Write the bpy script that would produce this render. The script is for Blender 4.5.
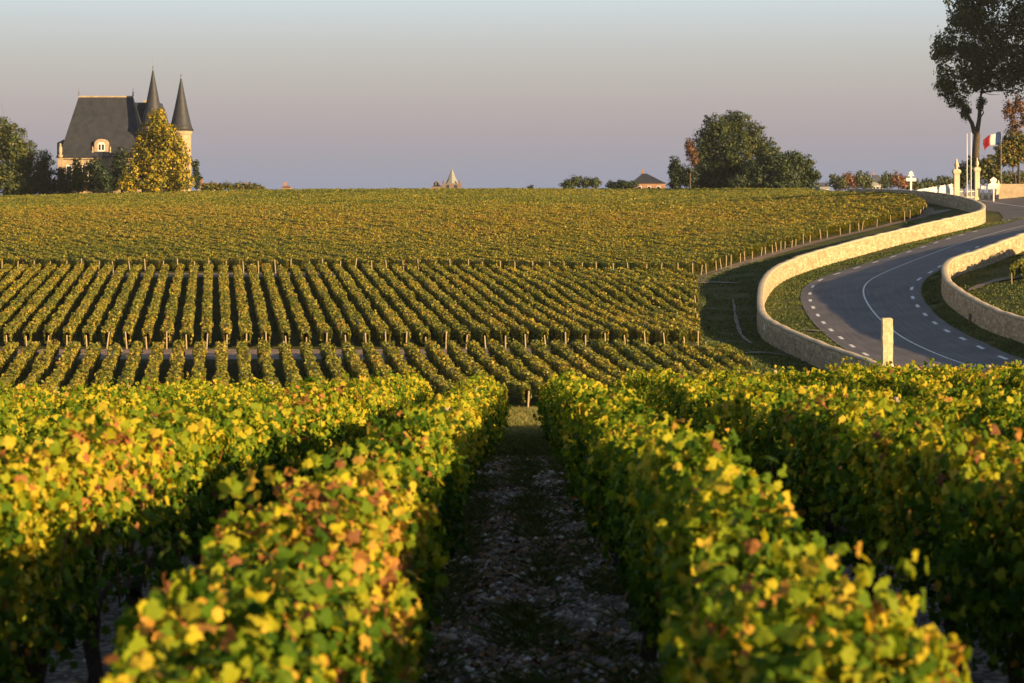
import bpy, math, random
import numpy as np
PI = math.pi
rng = np.random.default_rng(7)
random.seed(7)
for o in list(bpy.data.objects): bpy.data.objects.remove(o)
SC = bpy.context.scene
COL = SC.collection

# ---------------------------------------------------------------- camera
FPX, HOR = 1991.0, 195.0            # focal length in pixels, row of the true horizon
cam_d = bpy.data.cameras.new('camera'); cam = bpy.data.objects.new('camera', cam_d); COL.objects.link(cam)
cam.location = (0, 0, 0); cam.rotation_euler = (PI/2, 0, 0)
cam_d.sensor_width = 36; cam_d.lens = 36*FPX/1024
cam_d.shift_y = -(341.5-HOR)/1024
cam_d.clip_start = 0.1; cam_d.clip_end = 12000
cam_d.dof.use_dof = True; cam_d.dof.focus_distance = 110; cam_d.dof.aperture_fstop = 5.6
SC.camera = cam

# ---------------------------------------------------------------- light
SUN_EL, SUN_AZ = math.radians(11.8), math.radians(-39)     # azimuth measured from +X towards +Y
SDIR = (math.cos(SUN_EL)*math.cos(SUN_AZ), math.cos(SUN_EL)*math.sin(SUN_AZ), math.sin(SUN_EL))
sd = bpy.data.lights.new('sun', 'SUN'); sd.energy = 5.0; sd.angle = math.radians(0.6); sd.color = (1.0, .66, .31)
so = bpy.data.objects.new('sun', sd); COL.objects.link(so)
import mathutils
so.rotation_euler = mathutils.Vector(SDIR).to_track_quat('Z', 'Y').to_euler()
so.location = (200, -100, 100)
W = bpy.data.worlds.new('World'); SC.world = W; W.use_nodes = True
wn = W.node_tree.nodes; wl = W.node_tree.links
sky = wn.new('ShaderNodeTexSky'); sky.sky_type = 'NISHITA'; sky.sun_disc = False
sky.sun_elevation = SUN_EL; sky.sun_rotation = PI/2 - SUN_AZ
sky.air_density = 1.0; sky.dust_density = 2.0; sky.ozone_density = 1.0
bg = wn['Background']; bg.inputs['Strength'].default_value = 0.055
tc = wn.new('ShaderNodeTexCoord'); sx = wn.new('ShaderNodeSeparateXYZ'); wl.new(tc.outputs['Generated'], sx.inputs[0])
# dusk layers of the sky: mauve earth shadow at the horizon, pinkish grey above it, pale blue grey higher up
cr = wn.new('ShaderNodeValToRGB'); wl.new(sx.outputs['Z'], cr.inputs[0])
el = cr.color_ramp.elements
el[0].position = 0.0; el[0].color = (2.3, 2.5, 3.35, 1)
el[1].position = 1.0; el[1].color = (.9, 1.3, 2.1, 1)
for p, c in ((.015, (2.55, 2.55, 3.1)), (.033, (3.0, 2.68, 2.95)), (.05, (3.5, 3.2, 3.2)), (.06, (3.75, 3.55, 3.4)), (.073, (4.05, 4.05, 3.95)), (.098, (4.7, 5.25, 5.5)), (.15, (4.0, 4.8, 5.3)), (.32, (2.2, 2.9, 3.9))):
    e = el.new(p); e.color = (*c, 1)
mx = wn.new('ShaderNodeMix'); mx.data_type = 'RGBA'; mx.inputs[0].default_value = .92
wl.new(sky.outputs[0], mx.inputs[6]); wl.new(cr.outputs[0], mx.inputs[7]); wl.new(mx.outputs[2], bg.inputs[0])
SC.view_settings.view_transform = 'Standard'; SC.view_settings.look = 'None'
SC.view_settings.exposure = 1.32; SC.view_settings.gamma = 1.0; SC.view_settings.use_curve_mapping = False
SC.cycles.max_bounces = 6; SC.cycles.diffuse_bounces = 3; SC.cycles.transmission_bounces = 4
SC.cycles.transparent_max_bounces = 6; SC.cycles.volume_bounces = 0
SC.cycles.use_denoising = True

# ---------------------------------------------------------------- helpers
def tag(o, label=None, cat=None, group=None, kind=None):
    if label: o['label'] = label
    if cat: o['category'] = cat
    if group: o['group'] = group
    if kind: o['kind'] = kind
    return o
def empty(name, loc=(0, 0, 0), rz=0.0):
    o = bpy.data.objects.new(name, None); o.location = loc; o.rotation_euler = (0, 0, rz)
    o.empty_display_size = .3; COL.objects.link(o); return o
def link(name, me, mat, parent=None, loc=None):
    o = bpy.data.objects.new(name, me); COL.objects.link(o)
    if mat is not None and not me.materials: me.materials.append(mat)
    if parent is not None: o.parent = parent
    if loc is not None: o.location = loc
    return o
def fast_mesh(name, V, F, hue=None, uv=None, smooth=False):
    """V (n,3); F (m,k) faces of one size"""
    V = np.asarray(V, np.float32); F = np.asarray(F, np.int32)
    me = bpy.data.meshes.new(name); m, k = F.shape
    me.vertices.add(len(V)); me.vertices.foreach_set('co', V.ravel())
    me.loops.add(m*k); me.loops.foreach_set('vertex_index', F.ravel())
    me.polygons.add(m); me.polygons.foreach_set('loop_start', np.arange(0, m*k, k, dtype=np.int32))
    if smooth: me.polygons.foreach_set('use_smooth', np.ones(m, bool))
    if hue is not None:
        a = me.attributes.new('hue', 'FLOAT', 'FACE'); a.data.foreach_set('value', np.asarray(hue, np.float32))
    if uv is not None:
        u = me.uv_layers.new(name='UVMap'); u.data.foreach_set('uv', np.asarray(uv, np.float32)[F.ravel()].ravel())
    me.update(calc_edges=True); me.validate(); return me
class MB:
    def __init__(s): s.v = []; s.f = []
    def add(s, V, F):
        n = len(s.v); s.v += [tuple(map(float, p)) for p in V]; s.f += [tuple(int(i)+n for i in f) for f in F]; return s
    def box(s, x0, x1, y0, y1, z0, z1):
        V = [(x, y, z) for z in (z0, z1) for x, y in ((x0, y0), (x1, y0), (x1, y1), (x0, y1))]
        return s.add(V, [(3, 2, 1, 0), (4, 5, 6, 7), (0, 1, 5, 4), (1, 2, 6, 5), (2, 3, 7, 6), (3, 0, 4, 7)])
    def lathe(s, prof, cx=0, cy=0, n=16, square=False):
        if square: n = 4
        a = np.arange(n)*2*PI/n + (PI/4 if square else 0); k = 1.41421 if square else 1
        V = [(cx+r*k*math.cos(t), cy+r*k*math.sin(t), z) for r, z in prof for t in a]; F = []
        for i in range(len(prof)-1):
            for j in range(n):
                F.append((i*n+j, i*n+(j+1) % n, (i+1)*n+(j+1) % n, (i+1)*n+j))
        F.append(tuple(range(n))[::-1]); F.append(tuple((len(prof)-1)*n+j for j in range(n)))
        return s.add(V, F)
    def tube(s, P, R, n=8):
        P = [mathutils.Vector(p) for p in P]; V = []; F = []
        for i, p in enumerate(P):
            t = (P[min(i+1, len(P)-1)]-P[max(i-1, 0)]).normalized()
            u = t.cross(mathutils.Vector((.13, .98, .11))).normalized() if abs(t.y) < .9 else t.cross(mathutils.Vector((1, 0, 0))).normalized()
            w = t.cross(u)
            for j in range(n):
                a = 2*PI*j/n; V.append(p+(u*math.cos(a)+w*math.sin(a))*R[i])
        for i in range(len(P)-1):
            for j in range(n): F.append((i*n+j, i*n+(j+1) % n, (i+1)*n+(j+1) % n, (i+1)*n+j))
        F.append(tuple(range(n))[::-1]); F.append(tuple((len(P)-1)*n+j for j in range(n)))
        return s.add(V, F)
    def prism(s, poly, y0, y1):
        """poly in x,z, extruded along y"""
        n = len(poly); V = [(x, y0, z) for x, z in poly]+[(x, y1, z) for x, z in poly]
        F = [tuple(range(n)), tuple(range(2*n-1, n-1, -1))]+[((j+1) % n, j, n+j, n+(j+1) % n) for j in range(n)]
        return s.add(V, F)
    def mesh(s, name, smooth=False):
        me = bpy.data.meshes.new(name); me.from_pydata(s.v, [], s.f)
        if smooth: me.polygons.foreach_set('use_smooth', [True]*len(me.polygons))
        me.update(); return me
    def build(s, name, mat, parent=None, loc=None, smooth=False, bevel=0):
        o = link(name, s.mesh(name, smooth), mat, parent, loc)
        if bevel:
            b = o.modifiers.new('bevel', 'BEVEL'); b.width = bevel; b.segments = 2; b.limit_method = 'ANGLE'
        return o
def vnoise(x, y, s=0):
    """cheap smooth value noise, -1..1"""
    xi = np.floor(x); yi = np.floor(y); fx = x-xi; fy = y-yi
    fx = fx*fx*(3-2*fx); fy = fy*fy*(3-2*fy)
    def h(a, b):
        v = np.sin(a*127.1+b*311.7+s*74.7)*43758.5453; return (v-np.floor(v))*2-1
    return (h(xi, yi)*(1-fx)+h(xi+1, yi)*fx)*(1-fy)+(h(xi, yi+1)*(1-fx)+h(xi+1, yi+1)*fx)*fy

# ---------------------------------------------------------------- materials
def mat(name):
    m = bpy.data.materials.new(name); m.use_nodes = True
    return m, m.node_tree.nodes, m.node_tree.links, m.node_tree.nodes['Principled BSDF']
def ramp(nd, stops):
    r = nd.new('ShaderNodeValToRGB'); e = r.color_ramp.elements
    e[0].position, e[0].color = stops[0][0], (*stops[0][1], 1); e[1].position, e[1].color = stops[-1][0], (*stops[-1][1], 1)
    for p, c in stops[1:-1]:
        q = e.new(p); q.color = (*c, 1)
    return r
def noise_mat(name, stops, scale=3, rough=.85, bump=.3, bscale=None, detail=6, coord='Object', spec=.3, metal=0, dist=.05):
    m, nd, lk, pb = mat(name)
    t = nd.new('ShaderNodeTexCoord'); n = nd.new('ShaderNodeTexNoise'); n.inputs['Scale'].default_value = scale; n.inputs['Detail'].default_value = detail
    n.inputs['Roughness'].default_value = .65
    lk.new(t.outputs[coord], n.inputs['Vector']); r = ramp(nd, stops); lk.new(n.outputs['Fac'], r.inputs[0]); lk.new(r.outputs[0], pb.inputs['Base Color'])
    pb.inputs['Roughness'].default_value = rough; pb.inputs['Specular IOR Level'].default_value = spec; pb.inputs['Metallic'].default_value = metal
    if bump:
        n2 = nd.new('ShaderNodeTexNoise'); n2.inputs['Scale'].default_value = bscale or scale*4; n2.inputs['Detail'].default_value = 5
        lk.new(t.outputs[coord], n2.inputs['Vector']); b = nd.new('ShaderNodeBump'); b.inputs['Strength'].default_value = bump; b.inputs['Distance'].default_value = dist
        lk.new(n2.outputs['Fac'], b.inputs['Height']); lk.new(b.outputs[0], pb.inputs['Normal'])
    return m
def leaf_mat(name, stops, trans=.35, tb=1.5, rough=.55, spec=.35):
    m, nd, lk, pb = mat(name)
    a = nd.new('ShaderNodeAttribute'); a.attribute_name = 'hue'
    r = ramp(nd, stops); lk.new(a.outputs['Fac'], r.inputs[0]); lk.new(r.outputs[0], pb.inputs['Base Color'])
    pb.inputs['Roughness'].default_value = rough; pb.inputs['Specular IOR Level'].default_value = spec
    tr = nd.new('ShaderNodeBsdfTranslucent'); g = nd.new('ShaderNodeMix'); g.data_type = 'RGBA'; g.blend_type = 'MULTIPLY'; g.inputs[0].default_value = 1
    g.inputs[7].default_value = (tb*1.1, tb, tb*.4, 1); lk.new(r.outputs[0], g.inputs[6]); lk.new(g.outputs[2], tr.inputs[0])
    ms = nd.new('ShaderNodeMixShader'); ms.inputs[0].default_value = trans
    lk.new(pb.outputs[0], ms.inputs[1]); lk.new(tr.outputs[0], ms.inputs[2]); lk.new(ms.outputs[0], nd['Material Output'].inputs[0])
    return m
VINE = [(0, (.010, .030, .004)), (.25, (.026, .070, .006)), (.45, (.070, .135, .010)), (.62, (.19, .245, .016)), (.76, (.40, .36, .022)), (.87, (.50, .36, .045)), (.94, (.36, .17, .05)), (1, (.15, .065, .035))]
M = {}
M['vine'] = leaf_mat('vine_leaf', VINE, trans=.34, tb=1.7, spec=.10, rough=.6)
M['vine_far'] = leaf_mat('vine_leaf_far', [(0, (.03, .055, .010)), (.3, (.07, .105, .014)), (.55, (.17, .185, .022)), (.75, (.33, .275, .028)), (.9, (.38, .27, .04)), (1, (.28, .11, .04))], trans=.25, tb=1.2)
M['tree_dark'] = leaf_mat('leaf_dark_green', [(0, (.008, .018, .008)), (.5, (.024, .046, .018)), (.85, (.055, .08, .022)), (1, (.10, .09, .02))], trans=.2, tb=1.2)
M['tree_mid'] = leaf_mat('leaf_mid_green', [(0, (.015, .03, .01)), (.5, (.045, .07, .015)), (.85, (.12, .115, .022)), (1, (.20, .12, .03))], trans=.2, tb=1.2)
M['tree_gold'] = leaf_mat('leaf_gold', [(0, (.03, .05, .01)), (.4, (.12, .13, .012)), (.65, (.38, .30, .018)), (1, (.52, .37, .022))], trans=.3, tb=1.2)
M['tree_rust'] = leaf_mat('leaf_rust', [(0, (.07, .04, .02)), (.6, (.19, .085, .035)), (1, (.28, .14, .05))], trans=.2, tb=1.2)
M['bark'] = noise_mat('bark', [(.3, (.035, .026, .018)), (.6, (.09, .07, .05)), (.75, (.16, .13, .10))], scale=4, bump=.6)
M['vine_bark'] = noise_mat('vine_bark', [(.3, (.02, .014, .010)), (.7, (.075, .055, .04))], scale=30, bump=.8, dist=.01)
M['cane'] = noise_mat('cane', [(.3, (.10, .045, .02)), (.7, (.24, .12, .055))], scale=20, bump=0)
M['wood'] = noise_mat('post_wood', [(.3, (.22, .17, .12)), (.7, (.42, .35, .26))], scale=8, bump=.4)
M['wire'] = noise_mat('wire', [(.4, (.25, .25, .25)), (.6, (.35, .35, .35))], scale=8, bump=0, metal=1, rough=.5)
M['slate'] = noise_mat('slate', [(.3, (.020, .024, .034)), (.7, (.040, .044, .056))], scale=.8, rough=.55, bump=.5, bscale=3, spec=.3)
M['stone'] = noise_mat('pale_stone', [(.3, (.27, .21, .14)), (.7, (.44, .36, .25))], scale=1.5, bump=.4)
M['stone2'] = noise_mat('gate_stone', [(.3, (.48, .40, .27)), (.7, (.66, .56, .40))], scale=2.5, bump=.4)
M['white'] = noise_mat('white_paint', [(.3, (.70, .68, .64)), (.7, (.82, .80, .76))], scale=2, bump=.05, rough=.5)
M['brick_dull'] = noise_mat('hazed_brick', [(.3, (.13, .10, .09)), (.7, (.20, .155, .135))], scale=2, bump=.3)  # muted brick: distance haze is put into its colour
M['render_dull'] = noise_mat('grey_render', [(.3, (.19, .20, .20)), (.7, (.26, .27, .26))], scale=2, bump=.1)
M['glass'] = noise_mat('window_glass', [(.3, (.02, .025, .03)), (.7, (.04, .045, .05))], scale=2, bump=0, rough=.12, spec=.6)
M['lead'] = noise_mat('lead', [(.3, (.10, .10, .11)), (.7, (.2, .2, .21))], scale=3, bump=0, rough=.5, metal=.5)
M['tile'] = noise_mat('roof_tile', [(.3, (.17, .085, .055)), (.7, (.30, .16, .10))], scale=2, bump=.4)
M['brick'] = noise_mat('brick', [(.3, (.22, .12, .085)), (.7, (.34, .21, .15))], scale=2, bump=.3)
M['marking'] = noise_mat('road_paint', [(.3, (.55, .54, .52)), (.65, (.80, .79, .77))], scale=3, bump=.1, rough=.6)
M['grass'] = leaf_mat('grass_blade', [(0, (.025, .05, .010)), (.5, (.075, .115, .017)), (.8, (.15, .14, .035)), (1, (.26, .20, .08))], trans=.2, tb=1.2)

# ---------------------------------------------------------------- terrain
def pz(px, py, d): return ((px-512)*d/FPX, d, -(py-HOR)*d/FPX)
def fg(x, y):
    t = y-7.0; s = np.log1p(np.exp(np.clip(t*1.2, -30, 30)))/1.2
    s = np.where(t*1.2 > 25, t, s)
    return -2.15-.08*s+.0235*x
WALL_L = [(905, 373, 114), (881.5, 365, 118), (848, 353, 124), (814, 341, 130), (781, 326, 139), (766, 318, 144), (760.6, 309, 150), (760, 298, 158), (762, 281, 170), (774, 267, 180), (797, 257, 188),
          (831, 247, 196), (881, 234, 206), (932, 222, 217), (969, 214, 226), (981, 210.6, 231), (984, 207.5, 236), (982, 203.6, 242), (969, 198.5, 252), (949, 194.2, 262), (915, 190.6, 275), (881, 189.5, 290), (850, 189.3, 306)]
WALL_R = [(1095, 345, 96), (1055, 330, 104), (1024, 318, 112), (992, 309, 119), (965.5, 294, 129), (948.7, 282.5, 137), (943.7, 271, 145), (947, 261, 153), (959, 256, 160), (982, 249, 169), (1024, 233, 183), (1075, 219, 198), (1135, 207, 215)]
WH = 1.5
WALL_R = [(a, b, c*k) for (a, b, c), k in zip(WALL_R, (1.27, 1.24, 1.20, 1.18, 1.16, 1.14, 1.12, 1.09, 1.05, 1.02, 1.0, 1.0, 1.0))]
PTS = []
for p in WALL_L: x, y, z = pz(*p); PTS.append((x, y, z-WH-.1))
for p in WALL_R: x, y, z = pz(*p); PTS.append((x, y, z-WH-.1))
for px in (-150, 60, 280, 512, 680):
    for d, z in ((106, -11.2), (122, -10.6), (136, -9.95), (165, -8.5), (199, -6.9), (230, -5.3), (262, -3.7), (330, -1.65), (400, .05), (440, .3), (520, 0), (620, -1), (700, -2)):
        if px == 680 and d > 125 and d < 240: z -= .35*(1-abs(d-180)/60)
        if d >= 262 and d < 520: z += {-150: -2.2, 60: -1.2, 280: -.2, 512: 0, 680: 0}[px]*(d-250)/150
        PTS.append(((px-512)*d/FPX, d, z))
for px, d, z in ((800, 330, -1.0), (800, 400, .1), (800, 280, -2.2), (800, 240, -4.6), (900, 400, .2), (1000, 300, .1), (1000, 400, .4), (1200, 300, .5), (1200, 400, .5), (900, 520, -.2), (1200, 600, -1), (1100, 250, -.2),
                 (830, 312, 0), (920, 240, 0)):
    if z == 0: continue
    PTS.append(((px-512)*d/FPX, d, z))
for x in (-40, -20, 0, 20, 40):
    for y in (45, 60, 80): PTS.append((x, y, -4.47+.0235*x-.096*(y-36)))
PTS += [(80, 110, -6), (80, 60, -4), (100, 180, -2), (-90, 110, -11.2), (-90, 60, -7), (40, 95, -9.2), (55, 130, -7.3)]
PTS = np.array(PTS)
def tps(r2): return np.where(r2 > 1e-9, r2*np.log(r2+1e-12), 0)
_S = 100.0; P2 = PTS[:, :2]/_S; n = len(PTS)
K = tps(((P2[:, None]-P2[None])**2).sum(-1))+np.eye(n)*2e-4
Q = np.hstack([np.ones((n, 1)), P2]); A = np.block([[K, Q], [Q.T, np.zeros((3, 3))]])
_w = np.linalg.solve(A, np.concatenate([PTS[:, 2], np.zeros(3)]))
def tz_raw(x, y):
    x = np.asarray(x, float); y = np.asarray(y, float)
    xc = np.clip(x, -130, 130); yc = np.clip(y, 30, 700)
    X = np.stack([xc.ravel(), yc.ravel()], 1)/_S; out = np.empty(len(X))
    for i in range(0, len(X), 20000):
        B = X[i:i+20000]; out[i:i+20000] = tps(((B[:, None]-P2[None])**2).sum(-1))@_w[:n]+_w[n]+B@_w[n+1:]
    z = out.reshape(x.shape)
    f = fg(np.clip(x, -60, 60), y); t = np.clip((y-40)/18, 0, 1); t = t*t*(3-2*t)
    z = f*(1-t)+z*t
    g = np.clip((y-520)/250, 0, 1); g = g*g*(3-2*g)
    return z*(1-g)+(-2.5)*g
GX = np.concatenate([np.array([-2500, -1200, -600, -350, -220, -150, -110, -85]), np.arange(-66, 76, .8), np.array([85, 95, 110, 130, 160, 220, 350, 600, 1200, 2500])])
GY = np.concatenate([np.array([-300, -100, -30]), np.arange(-12, 306, .8), np.arange(308, 460, 4), np.array([470, 490, 520, 560, 620, 700, 800, 1000, 1400, 2000, 3500, 6000])])
_gx, _gy = np.meshgrid(GX, GY); GZ = tz_raw(_gx, _gy)
def tz(x, y):
    x = np.asarray(x, float); y = np.asarray(y, float)
    i = np.clip(np.searchsorted(GX, x)-1, 0, len(GX)-2); j = np.clip(np.searchsorted(GY, y)-1, 0, len(GY)-2)
    a = (x-GX[i])/(GX[i+1]-GX[i]); b = (y-GY[j])/(GY[j+1]-GY[j])
    return (GZ[j, i]*(1-a)+GZ[j, i+1]*a)*(1-b)+(GZ[j+1, i]*(1-a)+GZ[j+1, i+1]*a)*b
def ground_at(px, py, dmin=95, dmax=420):
    """where the slope is met by the sight line of one photograph pixel"""
    d = np.arange(dmin, dmax, .25); x = (px-512)*d/FPX
    h = -(py-HOR)*d/FPX-tz(x, d); s = np.where((h[:-1] > 0) & (h[1:] <= 0))[0]
    if len(s) == 0: k = np.argmin(np.abs(h)); return float(x[k]), float(d[k])
    k = s[0]; t = h[k]/(h[k]-h[k+1]); dd = d[k]+t*.25; return (px-512)*dd/FPX, float(dd)
nx, ny = len(GX), len(GY)
idx = np.arange(nx*ny).reshape(ny, nx)
F = np.stack([idx[:-1, :-1].ravel(), idx[:-1, 1:].ravel(), idx[1:, 1:].ravel(), idx[1:, :-1].ravel()], 1)
def ground_material():
    m, nd, lk, pb = mat('ground_grass_and_earth')
    t = nd.new('ShaderNodeTexCoord')
    n1 = nd.new('ShaderNodeTexNoise'); n1.inputs['Scale'].default_value = .22; n1.inputs['Detail'].default_value = 8; n1.inputs['Roughness'].default_value = .7
    n2 = nd.new('ShaderNodeTexNoise'); n2.inputs['Scale'].default_value = 3.0; n2.inputs['Detail'].default_value = 8; n2.inputs['Roughness'].default_value = .75
    for q in (n1, n2): lk.new(t.outputs['Object'], q.inputs['Vector'])
    ad = nd.new('ShaderNodeMath'); ad.operation = 'ADD'; lk.new(n1.outputs[0], ad.inputs[0]); lk.new(n2.outputs[0], ad.inputs[1])
    hf = nd.new('ShaderNodeMath'); hf.operation = 'MULTIPLY'; hf.inputs[1].default_value = .5; lk.new(ad.outputs[0], hf.inputs[0])
    r = ramp(nd, [(.38, (.035, .055, .014)), (.48, (.06, .075, .02)), (.55, (.10, .10, .032)), (.62, (.15, .12, .06)), (.70, (.22, .17, .11))])
    lk.new(hf.outputs[0], r.inputs[0]); lk.new(r.outputs[0], pb.inputs['Base Color']); pb.inputs['Roughness'].default_value = .95; pb.inputs['Specular IOR Level'].default_value = .1
    b = nd.new('ShaderNodeBump'); b.inputs['Strength'].default_value = .8; b.inputs['Distance'].default_value = .15; lk.new(n2.outputs[0], b.inputs['Height']); lk.new(b.outputs[0], pb.inputs['Normal'])
    return m
M['ground'] = ground_material()
tag(link('ground', fast_mesh('ground', np.stack([_gx.ravel(), _gy.ravel(), GZ.ravel()], 1), F, smooth=True), M['ground']), kind='structure')

def ribbon(L, R, off, nseg=1, step=1.0):
    """draped sheet between two polylines (same count), subdivided across; returns mesh arrays with uv in metres"""
    L = np.array(L, float); R = np.array(R, float)
    V = []; UV = []; s = 0
    C = (L+R)/2; ds = np.concatenate([[0], np.cumsum(np.linalg.norm(np.diff(C, axis=0), axis=1))])
    for i in range(len(L)):
        for j in range(nseg+1):
            p = L[i]*(1-j/nseg)+R[i]*j/nseg; V.append((p[0], p[1])); UV.append((np.linalg.norm(R[i]-L[i])*j/nseg, ds[i]))
    V = np.array(V); z = tz(V[:, 0], V[:, 1])+off; k = nseg+1
    F = [(i*k+j, i*k+j+1, (i+1)*k+j+1, (i+1)*k+j) for i in range(len(L)-1) for j in range(nseg)]
    return np.column_stack([V, z]), np.array(F), np.array(UV)
def smooth_line(P, step=1.0, it=2):
    P = np.array(P, float)
    for _ in range(it):   # corner cutting, ends kept
        Q = [P[0]]
        for a, b in zip(P[:-1], P[1:]): Q += [a*.75+b*.25, a*.25+b*.75]
        Q.append(P[-1]); P = np.array(Q)
    s = np.concatenate([[0], np.cumsum(np.linalg.norm(np.diff(P[:, :2], axis=0), axis=1))])
    m = max(2, int(s[-1]/step)); t = np.linspace(0, s[-1], m+1)
    return np.column_stack([np.interp(t, s, P[:, k]) for k in range(P.shape[1])])
def offset_line(P, o):
    P = np.array(P, float); T = np.gradient(P[:, :2], axis=0); T /= np.linalg.norm(T, axis=1)[:, None]
    return P[:, :2]+np.column_stack([T[:, 1], -T[:, 0]])*o     # +o = right of travel

# ---- road, its centre line found on the slope
CL = [(1010, 374), (985, 370), (955, 362), (925, 350), (902, 338), (884, 324), (872, 311), (864, 298), (863, 289), (868, 281.5), (884, 273), (919, 259), (954, 246), (989.5, 234.5), (1024, 226), (1054, 219), (1066, 213.5), (1046, 209.5), (1018, 206.5), (996, 203), (975, 199.6)]
CLW = [ground_at(*p) for p in CL]
e = np.array(CLW[-1]); CLW += [(e[0]-3, e[1]+14), (e[0]-8, e[1]+36), (e[0]-20, e[1]+70)]
s0 = np.array(CLW[0])-np.array(CLW[1]); s0 /= np.linalg.norm(s0); CLW = [tuple(np.array(CLW[0])+s0*25)]+CLW
CLS = smooth_line(CLW, 1.0, 3)
dist = np.concatenate([[0], np.cumsum(np.linalg.norm(np.diff(CLS, axis=0), axis=1))])
# the carriageway widens through the bend: lane widths from the dashed edge lines
LD = smooth_line([ground_at(*p) for p in [(828, 277), (818, 281.5), (812, 287.5), (809.7, 294), (810, 301), (813, 308), (818, 316), (824, 324), (833, 332.6), (844, 340.6), (857, 350), (871, 358)]], .5, 2)
RD = smooth_line([ground_at(*p) for p in [(933, 271.4), (923.5, 276.5), (916, 282), (911.8, 287.6), (911, 293.6), (913.5, 300), (918, 307.7), (925, 315), (934, 323), (945, 330.6), (960, 338), (975.6, 345.7), (992, 354), (1011, 361.5)]], .5, 2)
def lane(E):
    D = np.sqrt(((CLS[:, None, :2]-E[None, :, :2])**2).sum(-1)); k = D.argmin(1); w = D.min(1); ok = (k > 0) & (k < len(E)-1)
    w = np.interp(dist, np.concatenate([dist[ok], [dist[ok].max()+22]]), np.concatenate([w[ok], [3.5]])); w[dist > dist[ok].max()+22] = 3.5
    return np.convolve(np.pad(w, 5, 'edge'), np.ones(11)/11, 'valid')
WLn, WRn = lane(LD), lane(RD)
print('lanes', WLn[::12].round(1), WRn[::12].round(1))
def off_var(w): 
    T = np.gradient(CLS[:, :2], axis=0); T /= np.linalg.norm(T, axis=1)[:, None]
    return CLS[:, :2]+np.column_stack([T[:, 1], -T[:, 0]])*np.asarray(w)[:, None]
def asphalt():
    m, nd, lk, pb = mat('asphalt')
    t = nd.new('ShaderNodeTexCoord'); n1 = nd.new('ShaderNodeTexNoise'); n1.inputs['Scale'].default_value = .35; n1.inputs['Detail'].default_value = 6
    mp = nd.new('ShaderNodeMapping'); mp.inputs['Scale'].default_value = (3.5, .12, 1); lk.new(t.outputs['UV'], mp.inputs[0])
    n2 = nd.new('ShaderNodeTexNoise'); n2.inputs['Scale'].default_value = 1.2; n2.inputs['Detail'].default_value = 4; lk.new(mp.outputs[0], n2.inputs['Vector'])
    n3 = nd.new('ShaderNodeTexNoise'); n3.inputs['Scale'].default_value = 18; n3.inputs['Detail'].default_value = 4
    for q in (n1, n3): lk.new(t.outputs['Object'], q.inputs['Vector'])
    a = nd.new('ShaderNodeMath'); a.operation = 'ADD'; lk.new(n1.outputs[0], a.inputs[0]); lk.new(n2.outputs[0], a.inputs[1])
    b = nd.new('ShaderNodeMath'); b.operation = 'ADD'; lk.new(a.outputs[0], b.inputs[0]); lk.new(n3.outputs[0], b.inputs[1])
    c = nd.new('ShaderNodeMath'); c.operation = 'MULTIPLY'; c.inputs[1].default_value = .333; lk.new(b.outputs[0], c.inputs[0])
    r = ramp(nd, [(.38, (.070, .066, .068)), (.5, (.105, .098, .099)), (.62, (.155, .145, .143))]); lk.new(c.outputs[0], r.inputs[0]); lk.new(r.outputs[0], pb.inputs['Base Color'])
    pb.inputs['Roughness'].default_value = .75; pb.inputs['Specular IOR Level'].default_value = .35
    bp = nd.new('ShaderNodeBump'); bp.inputs['Strength'].default_value = .3; bp.inputs['Distance'].default_value = .02; lk.new(n3.outputs[0], bp.inputs['Height']); lk.new(bp.outputs[0], pb.inputs['Normal'])
    return m
M['asphalt'] = asphalt()
Lw = off_var(-WLn-.75); Rw = off_var(WRn+.75)
V, F, UV = ribbon(Lw, Rw, .035, 10)
tag(link('road', fast_mesh('road', V, F, uv=UV, smooth=True), M['asphalt']), kind='structure')
# entrance apron in front of the gate
AL = np.array([ground_at(1001, 222.5, 200), ground_at(1003, 217, 200), ground_at(997, 210, 200), ground_at(986.5, 204.8, 200), (58.2, 256), (58.5, 266)])
AR = AL+np.array([[38, -6]]*6); tt = np.linspace(0, 5, 40); ci = np.arange(6)
AL = np.column_stack([np.interp(tt, ci, AL[:, k]) for k in (0, 1)]); AR = np.column_stack([np.interp(tt, ci, AR[:, k]) for k in (0, 1)])
V, F, UV = ribbon(AL, AR, .029, 30)
print('apron', len(V))
tag(link('road', fast_mesh('entrance_apron', V, F, uv=UV, smooth=True), M['asphalt']), kind='structure')
def at_s(P, s): return np.column_stack([np.interp(s, dist, P[:, 0]), np.interp(s, dist, P[:, 1])])
mv = []; mf = []
def mark(w0, s0, s1, w):
    s = np.linspace(s0, s1, max(2, int((s1-s0)/.7)+1)); V, F, _ = ribbon(at_s(off_var(w0-w/2), s), at_s(off_var(w0+w/2), s), .050)
    n0 = sum(len(a) for a in mv); mv.append(V); mf.append(F+n0)
mark(WLn*0, 0, dist[-1]-1, .13)
def edge_line(E, w, smax):
    P = off_var(w); E = E[::-1]; k0 = np.sqrt(((P-E[0, :2])**2).sum(1)).argmin(); k1 = np.sqrt(((P-E[-1, :2])**2).sum(1)).argmin()
    return smooth_line(np.vstack([P[:max(k0-4, 1)], E[:, :2], P[k1+5:][dist[k1+5:] < smax]]), .5, 2)
for E, w, smax in ((LD, -WLn, 128), (RD, WRn, 105)):
    L_ = edge_line(E, w, smax); a_ = offset_line(L_, -.13); b_ = offset_line(L_, .13); k = 4
    while k+4 < len(L_):
        V, F, _ = ribbon(a_[k:k+4], b_[k:k+4], .050); n0 = sum(len(q) for q in mv); mv.append(V); mf.append(F+n0); k += 9
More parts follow.
